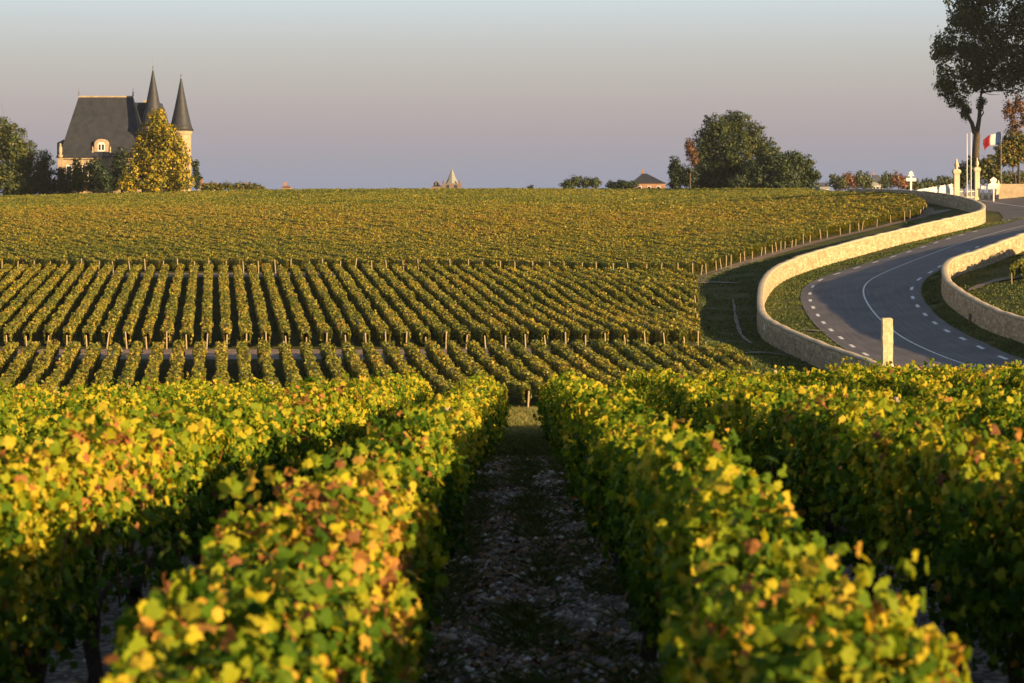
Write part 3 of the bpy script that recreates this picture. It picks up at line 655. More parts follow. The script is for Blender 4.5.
# headland grass beyond the near rows
m = 90000; y = 36.3+70*rng.uniform(0, 1, m)**1.6; x = rng.uniform(-1, 1, m)*np.clip(y*.03, 1.5, 4)+XC(y)
blades(x, y, rng.uniform(.05, .17, m), .03, .74+.12*rng.normal(size=m), 'headland_grass', 'short sunlit grass on the slope beyond the end of the stony path')

# verge, track and bank grass round the road
def scatter_band(line, o0, o1, n_, skip=None):
    P = np.array(line)[:, :2]; s = np.concatenate([[0], np.cumsum(np.linalg.norm(np.diff(P, axis=0), axis=1))])
    T = np.gradient(P, axis=0); T /= np.linalg.norm(T, axis=1)[:, None]; Nn = np.column_stack([T[:, 1], -T[:, 0]])
    t = rng.uniform(0, s[-1], n_); o = rng.uniform(0, 1, n_)*(o1-o0)+o0
    px_ = np.interp(t, s, P[:, 0])+np.interp(t, s, Nn[:, 0])*o; py_ = np.interp(t, s, P[:, 1])+np.interp(t, s, Nn[:, 1])*o
    return px_, py_
RP = CLS[:, :2]
def road_dist(x, y):
    """distance outside the road edge"""
    out = np.full(len(x), 1e9); T = np.gradient(RP, axis=0)
    for q, t, a, b in list(zip(RP, T, WLn, WRn))[::2]:
        dd = np.sqrt((x-q[0])**2+(y-q[1])**2); side = (x-q[0])*t[1]-(y-q[1])*t[0]
        out = np.minimum(out, dd-np.where(side > 0, b, a)-.75)
    return out
xa, ya = scatter_band(WL, .35, 14, 90000); xb, yb = scatter_band(WR, -9, -.35, 40000); xd, yd = scatter_band(WR, .35, 10, 30000); xe, ye = scatter_band(WL, -9, -.3, 60000)
x = np.concatenate([xa, xb, xd, xe]); y = np.concatenate([ya, yb, yd, ye])
inside = (road_dist(x, y) > .05) & ~((x > 49) & (y > 235) & (x < 96) & (y < 263)) & (y > 98)
xr = np.interp(y, EWa[:, 1], EWa[:, 0]); inside &= ~((y > 200) & (x < xr+.6))
inside &= ~((y < 200) & (x < np.array([r2(q) if q > 137 else r1(q) for q in y])+.5))
inside &= vnoise(x*.5, y*.5, 12)+.5*vnoise(x*2, y*2, 13) > -.45
x, y = x[inside], y[inside]; m = len(x)
blades(x, y, rng.uniform(.05, .17, m), .10, .36+.24*vnoise(x*.3, y*.3, 14)+.17*rng.normal(size=m), 'verge_grass', 'rough autumn grass on the verges of the road and the track beside the wall')

# worn wheel tracks in the grass between plot and wall
M['track'] = noise_mat('worn_track', [(.3, (.10, .09, .06)), (.7, (.26, .23, .18))], scale=2, bump=.3)
TL = smooth_line([ground_at(733, 300), ground_at(735, 320), ground_at(742, 338), ground_at(752, 345)], 1, 2)
def sheet(L, w, off, name='path', wn_=.6):
    P = np.array(L)[:, :2]; k = np.arange(len(P)); w0 = w*(1+wn_*vnoise(k*.35, k*0., 3)); w1 = w*(1+wn_*vnoise(k*.3, k*0., 5))
    w0[[0, -1]] *= .1; w1[[0, -1]] *= .1
    T = np.gradient(P, axis=0); T /= np.linalg.norm(T, axis=1)[:, None]; Nn = np.column_stack([T[:, 1], -T[:, 0]])
    V, F, UV = ribbon(P-Nn*w0[:, None], P+Nn*w1[:, None], off, 3); return tag(link(name, fast_mesh(name, V, F), M['track']), kind='structure')
sheet(TL, .13, .10)
sheet(smooth_line([ground_at(694, 284), ground_at(712, 282.5), ground_at(740, 284)], 1, 1), .9, .10)
sheet(smooth_line([ground_at(745, 354), ground_at(765, 353), ground_at(790, 357)], 1, 1), .5, .10)
sheet(smooth_line([ground_at(925, 216), ground_at(938, 213), ground_at(950, 210)], 1, 1), 1.6, .10)
sheet(smooth_line([ground_at(968, 292, 130), ground_at(985, 284, 130), ground_at(1010, 279, 130), ground_at(1040, 276, 130)], 1, 2), .9, .12)
sheet(smooth_line([ground_at(800, 330.5), ground_at(814, 331.5), ground_at(832, 333)], 1, 2), .5, .11)

# ---------------------------------------------------------------- trees
def tree(name, label, cat, px, d, lobes, mat_, card=.42, dens=1.0, hue=.45, hs=.2, trunk=.25, group=None, base=None, py_base=None, trunk_mat='bark', gap=.15, sun_side_hue=0.0, depth=.8, cards_per=10.0, lean=0, trunk_part='trunk', crown='crown'):
    """lobes: (px, py, rx, ry) seen at distance d, built as round lobes of foliage of real size"""
    mpp = d/FPX; x0 = (px-512)*mpp; zb = float(tz(x0, d)) if base is None else base
    root = empty(name, (x0, d, zb))
    Cs = []; Ns = []; Hs = []; tops = []
    zmin = min(-(ly+ry-HOR)*mpp for lx, ly, rx, ry in lobes); zmax = max(-(ly-ry-HOR)*mpp for lx, ly, rx, ry in lobes)
    rmax = max(rx for _, _, rx, _ in lobes)*mpp
    for i, (lx, ly, rx, ry) in enumerate(lobes):
        c = np.array([(lx-px)*mpp, rng.uniform(-.35, .35)*rmax*depth, -(ly-HOR)*mpp-zb]); r = np.array([rx*mpp, max(rx*.8, .5)*mpp*(1 if depth > .5 else depth*2), ry*mpp])
        tops.append((c, r))
        # sub-clumps on the lobe shell
        area = 4*PI*((r[0]*r[1])**1.6/3+(r[0]*r[2])**1.6/3+(r[1]*r[2])**1.6/3)**(1/1.6)
        nc = max(8, int(area/(2.6*card*card*9)*dens)); u = rng.normal(size=(nc, 3)); u /= np.linalg.norm(u, axis=1)[:, None]
        rad = rng.uniform(.72, 1.06, nc); cc = c+u*r*rad[:, None]; sz = rng.uniform(.7, 1.5, nc)*card*2.1
        per = int(cards_per*3); n_ = nc*per; v = rng.normal(size=(n_, 3)); v /= np.linalg.norm(v, axis=1)[:, None]
        q = np.repeat(cc, per, 0)+v*np.repeat(sz, per)[:, None]*rng.uniform(.25, 1, n_)[:, None]*np.array([1, 1, .75])
        ch = np.repeat(rng.normal(0, .5, nc), per)
        Cs.append(q); Ns.append(v+np.repeat(u, per, 0)*.6+[0, 0, .3]); Hs.append(hue+hs*(.6*ch+.6*rng.normal(size=n_))+sun_side_hue*u[:, 0].repeat(per))  # hue rises toward the sunward right, putting lit and dark sides into leaf colour
        # inner mass
        ni = int(area/(card*card)*2.6*dens); w = rng.normal(size=(ni, 3)); w /= np.linalg.norm(w, axis=1)[:, None]
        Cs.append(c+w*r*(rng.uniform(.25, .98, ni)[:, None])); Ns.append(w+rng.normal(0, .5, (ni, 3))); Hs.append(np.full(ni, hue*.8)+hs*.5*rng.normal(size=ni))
    C = np.vstack(Cs); N = np.vstack(Ns); H = np.clip(np.concatenate(Hs), 0, 1)
    g = vnoise(C[:, 0]/(card*5)+C[:, 1]/(card*9), C[:, 2]/(card*5), 21)+.4*vnoise(C[:, 0]/(card*2), C[:, 2]/(card*2)+C[:, 1]/card, 22)
    k = (g > -1.0+gap*2.2) & (C[:, 2] > .15); C, N, H = C[k], N[k], H[k]
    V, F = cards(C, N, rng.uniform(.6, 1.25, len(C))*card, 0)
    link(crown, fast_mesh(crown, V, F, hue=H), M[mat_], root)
    b = MB(); top = zmax-zb; hgt = max(.6, (zmin-zb)); tx = lean*mpp
    cen = np.mean([t[0] for t in tops], 0); fork = np.array([tx*.6+cen[0]*.25, 0, max(hgt*.8, top*.18)])
    b.tube([(0, 0, -.4), (tx*.1, .0, fork[2]*.3), (tx*.35+cen[0]*.1, .05, fork[2]*.7), fork], [trunk*1.25, trunk, trunk*.85, trunk*.8], 9)
    nodes = [(fork, trunk*.72)]
    for c, r in sorted(tops, key=lambda t: np.linalg.norm(t[0]-fork)):
        c2 = np.array([c[0], c[1], max(c[2], .5)]); k = min(range(len(nodes)), key=lambda i: np.linalg.norm(nodes[i][0]-c2)*((.7 if len(nodes) < 4 else 1.3) if i == 0 else 1)+(0 if i == 0 else .25*np.linalg.norm(nodes[i][0]-fork)))
        q, rq = nodes[k]; L_ = np.linalg.norm(c2-q); r1_ = rq*.72; md = (q+c2)/2+rng.normal(0, .07, 3)*L_
        b.tube([q, q*.7+md*.3+rng.normal(0, .03, 3)*L_, md, c2], [rq*.85, rq*.8, r1_*.95, r1_*.7], 7); nodes.append((c2, r1_*.7)); nodes.append((md, r1_))
        for _ in range(4):
            e2 = c2+rng.normal(0, .5, 3)*r; b.tube([md, (md+e2)/2+rng.normal(0, .06, 3)*L_, e2], [r1_*.45, r1_*.28, .02], 5)
    b.build(trunk_part, M[trunk_mat], root, smooth=True)
    return tag(root, label, cat, group)

# left of and around the chateau
tree('broadleaf_tree', 'large dull green tree cut by the left edge of the photo', 'tree', 8, 425, [(2, 143, 16, 28), (14, 146, 16, 22), (25, 160, 14, 22), (8, 178, 22, 20), (30, 184, 14, 16), (-14, 150, 18, 34), (20, 188, 20, 12)], 'tree_mid', hue=.62, hs=.24, trunk=.5)
tree('round_tree', 'dark green round tree between the large left tree and the chateau', 'tree', 46, 422, [(45, 163, 9, 14), (48, 182, 10, 14), (40, 178, 9, 18), (54, 188, 8, 10)], 'tree_dark', hue=.5, trunk=.25)
tree('tall_shrub', 'dark blue-green bush below the left end of the chateau', 'shrub', 63, 419, [(62, 178, 6, 13), (65, 186, 6, 8)], 'tree_dark', hue=.4, trunk=.15)
tree('round_tree', 'grey-green small tree in front of the chateau wall', 'tree', 78, 418, [(77, 172, 9, 13), (80, 184, 9, 10), (73, 185, 6, 9)], 'tree_mid', hue=.4, trunk=.2)
tree('round_tree', 'dark bush-like tree under the stone dormer', 'tree', 97, 417, [(95, 170, 9, 13), (102, 178, 11, 13), (92, 184, 9, 9)], 'tree_dark', hue=.45, trunk=.22)
tree('round_tree', 'dark green tree tucked behind the left side of the golden tree', 'tree', 122, 421, [(121, 162, 10, 17), (125, 178, 11, 14), (114, 180, 8, 12)], 'tree_dark', hue=.4, trunk=.25)
tree('golden_tree', 'tall golden yellow autumn tree in front of the chateau towers', 'tree', 160, 398, [(157, 124, 11, 15), (149, 141, 14, 15), (169, 140, 15, 17), (141, 160, 16, 15), (160, 160, 20, 18), (181, 160, 12, 20), (134, 176, 13, 13), (155, 182, 26, 12), (183, 182, 13, 12), (130, 186, 9, 7), (158, 115, 5, 7)], 'tree_gold', hue=.58, hs=.40, trunk=.4, sun_side_hue=.08)
tree('tall_shrub', 'small dark shrub beside the foot of the right tower', 'shrub', 196, 432, [(196, 172, 4, 13), (198, 182, 4, 8)], 'tree_dark', hue=.4, trunk=.1)
tree('shrub', 'low brownish dry hedge on the crest right of the chateau', 'hedge', 232, 412, [(206+i*7.5, 187.5-(1.2 if i in (3, 4, 5) else 0), 6, 4.5) for i in range(8)], 'tree_mid', hue=.8, hs=.15, trunk=.06, card=.3, depth=.3)
# church and house trees
tree('shrub', 'loose olive bush on the crest left of the small house', 'shrub', 578, 520, [(568, 184, 8, 6), (577, 181.5, 8, 6), (587, 183, 7, 5.5), (595, 183, 7, 5)], 'tree_mid', hue=.5, trunk=.12, card=.4)
tree('shrub', 'flat dark hedge touching the small slate-roofed house', 'hedge', 622, 520, [(612, 185.5, 8, 4.5), (623, 184.5, 9, 4.5), (633, 185, 7, 4.5)], 'tree_dark', hue=.35, trunk=.12, card=.4)
tree('shrub', 'tiny rounded bush alone on the crest right of the church spire', 'shrub', 532, 440, [(531, 188, 3.4, 2.6)], 'tree_dark', hue=.5, trunk=.06, card=.25)
G = 'trees of the clump on the crest'
tree('conifer_tree', 'narrow dark conifer at the left end of the clump on the crest', 'tree', 677, 436, [(675, 166, 7, 11), (676, 180, 9, 12), (685, 176, 9, 13), (692, 180, 9, 12)], 'tree_dark', hue=.3, trunk=.25, group=G)
tree('rusty_tree', 'rust-orange tree peeping out left of the big round tree', 'tree', 690, 430, [(689, 146, 5.5, 10), (693, 158, 6, 10)], 'tree_rust', hue=.3, trunk=.25, group=G, card=.36)
tree('broadleaf_tree', 'big round dark tree with bronze sunward side on the crest', 'tree', 728, 440, [(716, 130, 17, 16), (736, 124, 18, 14), (704, 150, 15, 20), (730, 150, 26, 24), (752, 140, 16, 18), (764, 152, 16, 14), (712, 172, 22, 15), (740, 172, 26, 15), (770, 160, 12, 10), (700, 178, 12, 12), (720, 184, 26, 10), (755, 184, 20, 10)], 'tree_mid', hue=.34, hs=.30, trunk=.6, group=G, sun_side_hue=.30, card=.36)
tree('pine_tree', 'low spreading green pine at the right end of the clump', 'tree', 782, 428, [(757, 168, 14, 10), (775, 163, 16, 10), (790, 160, 16, 10), (803, 166, 14, 11), (812, 176, 10, 8), (785, 174, 22, 10), (760, 180, 18, 10), (738, 182, 12, 9), (780, 185, 24, 7), (804, 184, 15, 7)], 'tree_dark', hue=.62, hs=.2, trunk=.35, group=G)
for i, (px, py, rx, ry, d, mt, lb) in enumerate([
        (838, 182, 8, 8, 700, 'tree_mid', 'hazy brownish tree at the left end of the distant tree line'), (850, 181, 9, 9, 720, 'tree_rust', 'hazy rusty tree second from the left in the distant tree line'),
        (864, 180, 9, 10, 690, 'tree_mid', 'hazy olive tree left of the pale distant house'), (888, 180, 8, 9, 740, 'tree_mid', 'hazy grey-green tree just right of the pale distant house'),
        (899, 181, 8, 8, 700, 'tree_rust', 'hazy brown tree left of the white cross sign'), (912, 184, 9, 6, 730, 'tree_mid', 'low hazy tree behind the white cross sign'), (930, 184, 10, 6, 760, 'tree_mid', 'low hazy tree behind the white fence'), (946, 182, 9, 7, 740, 'tree_mid', 'hazy tree just left of the first gate pillar')]):
    tree('distant_tree', lb, 'tree', px, d, [(px-rx*.3, py, rx*.8, ry), (px+rx*.45, py+1.5, rx*.7, ry*.85)], mt, hue=.6, trunk=.3, card=.7, group='distant tree line')

# trees by the gate
tree('plane_tree', 'tall plane tree rising past the top edge beside the gate', 'tree', 974.5, 352, [(942, 52, 13, 15), (950, 38, 16, 18), (966, 20, 20, 18), (985, 22, 22, 24), (950, 72, 16, 14), (970, 50, 22, 22), (1000, 45, 24, 24), (968, 78, 20, 16), (948, 92, 12, 12), (958, 102, 10, 8), (985, 80, 18, 14), (1010, 72, 22, 20), (990, -4, 28, 20), (1020, 15, 26, 30), (962, 6, 18, 14), (1030, 55, 22, 28), (966, 112, 6, 7), (1016, 90, 14, 9), (978, 64, 22, 20), (945, 84, 10, 10), (982, 104, 5, 6)], 'tree_dark', hue=.78, hs=.22, trunk=.76, card=.42, gap=.31, dens=.85, lean=3)
tree('plane_tree', 'second tall plane tree mostly beyond the right edge, crown merging with the first', 'tree', 1088, 338, [(1060, 40, 30, 30), (1100, 30, 36, 34), (1075, 0, 40, 34), (1050, 75, 24, 22), (1095, 75, 34, 26), (1130, 50, 34, 34), (1040, 20, 20, 24), (1100, -25, 34, 24), (1070, 100, 22, 14)], 'tree_dark', hue=.3, hs=.2, trunk=.6, card=.38, gap=.2, dens=.8)
tree('rusty_tree', 'thin reddish tree hanging below the plane tree at the right edge', 'tree', 1019, 285, [(1008, 112, 8, 12), (1018, 104, 9, 12), (1014, 128, 8, 9), (1024, 118, 8, 12)], 'tree_rust', hue=.3, hs=.2, trunk=.2, card=.3, gap=.38, dens=.5)
tree('young_tree', 'olive-yellow round tree above the right gate wall', 'tree', 1016, 272, [(1003, 148, 10, 12), (1015, 143, 12, 14), (1024, 150, 12, 16), (1010, 158, 12, 10), (1000, 158, 8, 8)], 'tree_mid', hue=.9, hs=.15, trunk=.16, card=.3, base=None)
tree('round_tree', 'dark evergreen mass left of the plane tree trunk', 'tree', 963, 300, [(964, 172, 9, 12), (972, 168, 8, 12), (960, 182, 8, 9)], 'tree_dark', hue=.4, trunk=.2, card=.34)
tree('shrub', 'yellow-green hedge behind the gate between pillar and young tree', 'hedge', 990, 305, [(984, 172, 9, 13), (995, 176, 9, 13), (1007, 180, 9, 10), (1019, 180, 9, 10), (990, 162, 7, 8)], 'tree_mid', hue=.8, trunk=.12, card=.34)

# ---------------------------------------------------------------- chateau
def chateau():
    d = 430.0; mpp = d/FPX; x0 = (105-512)*mpp; zb = -1.2; R_ = empty('chateau', (x0, d, zb))
    X = lambda px: (px-105)*mpp
    Z = lambda py: -(py-HOR)*mpp-zb
    ze, zr = Z(158), Z(97); xl, xr = X(63), X(149); yl, yr = -6.0, 6.5
    MB().box(xl+.5, xr-.5, yl+.5, yr-.5, 0, ze-.35).build('wall', M['stone'], R_)
    MB().box(xl+.1, xr-.1, yl+.1, yr-.1, ze-.345, ze-.02).build('cornice', M['stone'], R_)
    # steep hipped roof with a kicked-out eave
    v = [(xl-.2, yl-.2, ze-.015), (xr+.2, yl-.2, ze-.015), (xr+.2, yr+.2, ze-.015), (xl-.2, yr+.2, ze-.015),
         (xl+.8, yl+1.0, ze+1.9), (xr-.8, yl+1.0, ze+1.9), (xr-.8, yr-1.0, ze+1.9), (xl+.8, yr-1.0, ze+1.9),
         (X(79), -.35, zr), (X(133), -.35, zr), (X(133), .35, zr), (X(79), .35, zr)]
    f = [(3, 2, 1, 0), (8, 9, 10, 11)]+[(a+j, a+(j+1) % 4, a+4+(j+1) % 4, a+4+j) for a in (0, 4) for j in range(4)]
    roof = MB().add(v, f).build('roof', M['slate'], R_)
    MB().box(X(79), X(133), -.45, .45, zr-.1, zr+.22).build('ridge_crest', M['stone'], roof)
    for px in (79, 133): MB().lathe([(.22, zr+.221), (.1, zr+.6), (.16, zr+.9), (.05, zr+1.2), (.03, zr+2.0), (.005, zr+2.2)], X(px), 0, 8).build('finial', M['lead'], roof)
    # front dormer: stone frame, arched head, mullioned window
    def dormer(px0, px1, y, ztop, zb_, side=False):
        a, b = X(px0), X(px1); c = (a+b)/2; w = (b-a)/2
        dm = MB().prism([(a, zb_), (b, zb_), (b, ztop-w*.7)]+[(c+w*math.cos(t), ztop-w*.7+w*.7*math.sin(t)) for t in np.linspace(0, PI, 9)[1:-1]]+[(a, ztop-w*.7)], y, y+3.4).build('dormer', M['stone'], R_)
        wd = MB().prism([(c-w*.5, zb_+.7), (c+w*.5, zb_+.7), (c+w*.5, ztop-w*.75), (c+w*.3, ztop-w*.5), (c-w*.3, ztop-w*.5), (c-w*.5, ztop-w*.75)], y-.02, y+.05).build('window', M['white'], dm)
        for s in (-1, 1): MB().box(c+s*w*.23-w*.15, c+s*w*.23+w*.15, y-.04, y-.021, zb_+.95, ztop-w*.8).build('pane', M['glass'], dm)
        MB().box(a-.25, b+.25, y-.15, y+.1, zb_-.25, zb_).build('sill', M['stone'], dm)
        for s in (-1, 1): MB().lathe([(.22, zb_+.01), (.28, zb_+.5), (.12, zb_+.9), (.2, zb_+1.2), (.02, zb_+1.8)], c+s*(w+.35), y+.1, 8).build('urn', M['stone'], dm)
    dormer(99.5, 113.5, yl+.6, Z(139.5), Z(155))
    # side dormer on the left hip
    a = X(58.5)
    sd_ = MB().box(a, a+2.6, -1.4, 1.4, Z(157), Z(144)).build('dormer', M['stone'], R_)
    MB().lathe([(1.5, Z(144)+.005), (1.3, Z(142.5)), (.6, Z(141)), (.05, Z(139.5))], a+1.1, 0, 12).build('dormer_cap', M['slate'], sd_)
    # corner statue pier
    MB().lathe([(.55, ze), (.6, ze+.5), (.3, ze+.7), (.42, ze+1.4), (.36, ze+2.2), (.18, ze+2.5), (.26, ze+2.8), (.05, ze+3.1)], X(66.5), yl+.1, 10).build('statue', M['stone'], R_)
    for px in (66.5, 84, 116): MB().box(X(px)-.55, X(px)+.55, yl+.2, yl+.49, 0, ze-.36).build('pier', M['stone'], R_)
    for px in (75, 91, 104, 125, 137):
        w_ = MB().box(X(px)-.7, X(px)+.7, yl+.36, yl+.49, 4.0, ze-1.6).build('window', M['white'], R_)
        MB().box(X(px)-.5, X(px)+.5, yl+.33, yl+.358, 4.25, ze-1.85).build('pane', M['glass'], w_)
    # rear wing roof joining the towers
    MB().prism([(X(128), 0), (X(168), 0), (X(168), Z(150)), (X(152), Z(101)), (X(128), Z(101)), (X(128), Z(150))], 7, 13).build('rear_wing', M['slate'], R_)
    # chimney behind ridge
    MB().box(X(139)-.5, X(139)+.6, 7.6, 9, Z(101.2), Z(98.5)).build('chimney', M['stone'], R_)
    def tower(px, y, ztop, zbase, r, tip=None):
        t = MB().lathe([(r*.84, 0), (r*.84, zbase-.9), (r*.92, zbase-.6), (r*.97, zbase-.02)], X(px), y, 28).build('tower', M['stone'], R_, smooth=False)
        h = ztop-zbase
        MB().lathe([(r*1.07, zbase), (r*.93, zbase+h*.07), (r*.80, zbase+h*.17), (r*.52, zbase+h*.45), (r*.25, zbase+h*.74), (r*.07, zbase+h*.95), (.03, ztop)], X(px), y, 28).build('spire', M['slate'], t, smooth=True)
        MB().lathe([(.14, ztop-.7), (.09, ztop+.1), (.16, ztop+.3), (.04, ztop+.5), (.03, ztop+(tip or .9)), (.01, ztop+(tip or .9)+.1)], X(px), y, 8).build('finial', M['lead'], t)
        for zz in (zbase-3.6, zbase-8):
            MB().box(X(px)-.45, X(px)+.45, y-r*.84-.04, y-r*.84+.4, zz, zz+1.9).build('window', M['glass'], t)
        for zz in (zbase-5.2,): MB().lathe([(r*.84+.01, zz), (r*.88, zz+.1), (r*.88, zz+.3), (r*.84+.01, zz+.4)], X(px), y, 28).build('string_course', M['stone'], t)
    tower(156.8, -4.6, Z(70), Z(127), 2.55, tip=2.7)
    tower(181.8, -1.0, Z(77), Z(131), 2.55)
    tag(R_, 'chateau with steep slate roof and two pointed towers behind autumn trees', 'chateau')
chateau()
# low walls and roofs on the crest near the chateau
def small_house(px, d, w_px, wall_py, ridge_py, label, wallm, roofm, ridge_frac=.0, depth=8, chim=True, ridge_off=0, gable=False):
    mpp = d/FPX; x0 = (px-512)*mpp; zb = float(tz(x0, d)); r = empty('house', (x0, d, zb)); w = w_px*mpp/2
    zw = -(wall_py-HOR)*mpp-zb; zr = -(ridge_py-HOR)*mpp-zb
    MB().box(-w*.94, w*.94, -depth/2+.3, depth/2-.3, -.3, zw).build('wall', wallm, r)
    rf = w*ridge_frac; ro = ridge_off*w
    v = [(-w, -depth/2, zw+.01), (w, -depth/2, zw+.01), (w, depth/2, zw+.01), (-w, depth/2, zw+.01), (ro-rf, 0, zr), (ro+rf, 0, zr)]
    rr = MB().add(v, [(3, 2, 1, 0), (0, 1, 5, 4), (1, 2, 5), (2, 3, 4, 5), (3, 0, 4)]).build('roof', roofm, r)
    if chim: MB().box(ro-rf-.3, ro-rf+.4, .3, 1.0, zr-.8, zr+1.1).build('chimney', M['brick'], rr)
    for s in (-.55, .0, .55):
        q = MB().box(s*w-.5, s*w+.5, -depth/2+.22, -depth/2+.28, zw*.35, zw*.8).build('window', M['white'], r)
        MB().box(s*w-.38, s*w+.38, -depth/2+.19, -depth/2+.215, zw*.39, zw*.76).build('pane', M['glass'], q)
    return tag(r, label, 'house')
small_house(648, 540, 34, 183.5, 173.5, 'small house with slate hipped roof and brick wall on the crest', M['brick'], M['slate'], .12, depth=9, ridge_off=-.2)
small_house(287, 560, 9, 187.6, 185.8, 'tiny red-roofed building peeping over the crest left of the church', M['brick'], M['tile'], .5, depth=5, chim=True)
small_house(209, 440, 19, 185.5, 183.0, 'low flat-roofed outbuilding right of the chateau towers', M['stone'], M['tile'], .9, depth=5, chim=True)
small_house(876, 780, 13, 182, 175, 'pale hazy two-storey house among the distant trees', M['render_dull'], M['lead'], .4, depth=9)
small_house(822, 800, 14, 186.5, 182.5, 'pale grey distant roof at the right foot of the pine', M['render_dull'], M['lead'], .6, depth=8, chim=False)
def church():
    d = 900.0; mpp = d/FPX; x0 = (452-512)*mpp; zb = -2.5; r = empty('church', (x0, d, zb)); Z = lambda py: -(py-HOR)*mpp-zb
    t = MB().box(-4.3, 4.3, -4, 4, 0, Z(183.5)).build('tower', M['brick_dull'], r)
    MB().lathe([(3.1, Z(183.5)+.01), (2.5, Z(182)), (1.5, Z(177)), (.7, Z(172)), (.05, Z(168.5))], 0, 0, 8, ).build('spire', M['render_dull'], t)
    for s in (-1, 1): MB().lathe([(.5, Z(183.5)+.01), (.5, Z(181.5)), (.05, Z(179.5))], s*3.6, -3.3, 6).build('pinnacle', M['brick_dull'], t)
    for s in (-1, 1): MB().box(s*1.8-.7, s*1.8+.7, -4.05, -3.9, Z(188), Z(185)).build('belfry_opening', M['glass'], t)
    n_ = MB().box(-9, -4.31, -4, 12, 0, Z(186.5)).build('nave', M['brick_dull'], r)
    MB().lathe([(1.3, Z(186.5)+.01), (1.3, Z(183)), (.8, Z(182)), (.1, Z(181))], -7, 0, 10).build('bell_turret', M['brick_dull'], n_)
    MB().prism([(-9.3, Z(186.5)+.01), (-4.35, Z(186.5)+.01), (-6.6, Z(184.5))], 1.5, 12.2).build('roof', M['tile'], n_)
    tag(r, 'distant church with pale pointed spire poking over the crest', 'church')
church()

# ---------------------------------------------------------------- gate group
def gz(x, y): return float(tz(x, y))
def pillar(px, d, ytop, ybase, label, w_px):
    mpp = d/FPX; x0 = (px-512)*mpp; zb = gz(x0, d); r = empty('gate_pillar', (x0, d, zb)); h = -(ytop-HOR)*mpp-zb; w = w_px*mpp/2
    MB().lathe([(w*1.25, -.2), (w*1.25, .35), (w*1.05, .45)], square=True).build('base', M['stone2'], r, bevel=.02)
    MB().box(-w, w, -w, w, .451, h*.66).build('shaft', M['stone2'], r, bevel=.03)
    MB().lathe([(w*1.05, h*.66+.001), (w*1.4, h*.70), (w*1.45, h*.74), (w*1.0, h*.77)], square=True).build('capital', M['stone2'], r, bevel=.02)
    MB().lathe([(w*.6, h*.77+.001), (w*.45, h*.80), (w*.85, h*.85), (w*.7, h*.90), (w*.35, h*.93), (w*.4, h*.96), (w*.05, h)], n=14).build('finial', M['stone2'], r, smooth=True)
    return tag(r, label, 'gate pillar', 'stone pillars of the white gate')
pillar(956.5, 262, 158.5, 196, 'sunlit stone gate pillar with finial at the end of the white fence', 5.4)
pillar(977, 268, 157.5, 190, 'shaded stone gate pillar behind the two white flagpoles', 4.6)
def pole(px, d, ytop, label, r0=.07):
    mpp = d/FPX; x0 = (px-512)*mpp; zb = gz(x0, d); r = empty('flagpole', (x0, d, zb)); h = -(ytop-HOR)*mpp-zb
    MB().lathe([(.16, -.1), (.16, .18), (.10, .22)], n=12).build('base', M['stone2'], r)
    MB().lathe([(r0, .221), (r0*.8, h*.7), (r0*.6, h)], n=10).build('shaft', M['white'], r, smooth=True)
    MB().lathe([(.02, h+.001), (.08, h+.06), (.08, h+.12), (.01, h+.18)], n=10).build('cap', M['white'], r, smooth=True)
    return tag(r, label, 'flagpole', 'bare white flagpoles in front of the gate')
pole(967, 259, 135, 'left one of the two bare white flagpoles'); pole(971, 258, 134, 'right one of the two bare white flagpoles')
def flag():
    d = 268.0; mpp = d/FPX; x0 = (1001-512)*mpp; zb = gz(x0, d); r = empty('flag_on_pole', (x0, d, zb)); h = -(131-HOR)*mpp-zb
    MB().lathe([(.05, -.1), (.04, h)], n=8).build('pole', M['lead'], r)
    cols = [('blue', (.015, .04, .13)), ('white', (.42, .42, .45)), ('red', (.28, .015, .025))]
    n_ = 24; wl_ = 2.25; hh = 1.6
    for k, (c, rgb) in enumerate(cols):
        mm = noise_mat('flag_'+c, [(.4, rgb), (.6, tuple(q*1.15 for q in rgb))], bump=0, rough=.8)
        V = []; Fq = []
        for i in range(9):
            s = (k+i/8)/3; x = -s*wl_; y = .16*math.sin(s*8)*s; z = h-.15-.95*s*s+.08*math.sin(s*11)
            for j in range(7):
                t = j/6; V.append((x+.12*math.sin(t*3+s*4)*s, y+.05*math.sin(t*5), z-t*hh*(1-.12*s)))
        for i in range(8):
            for j in range(6): a = i*7+j; Fq.append((a, a+7, a+8, a+1))
        o = MB().add(V, Fq).build('flag_band', mm, r, smooth=True); so_ = o.modifiers.new('s', 'SOLIDIFY'); so_.thickness = .004; o['label'] = c+' vertical band of the flag'
    tag(r, 'blue white and red flag flying above the gate by the plane tree', 'flag')
flag()
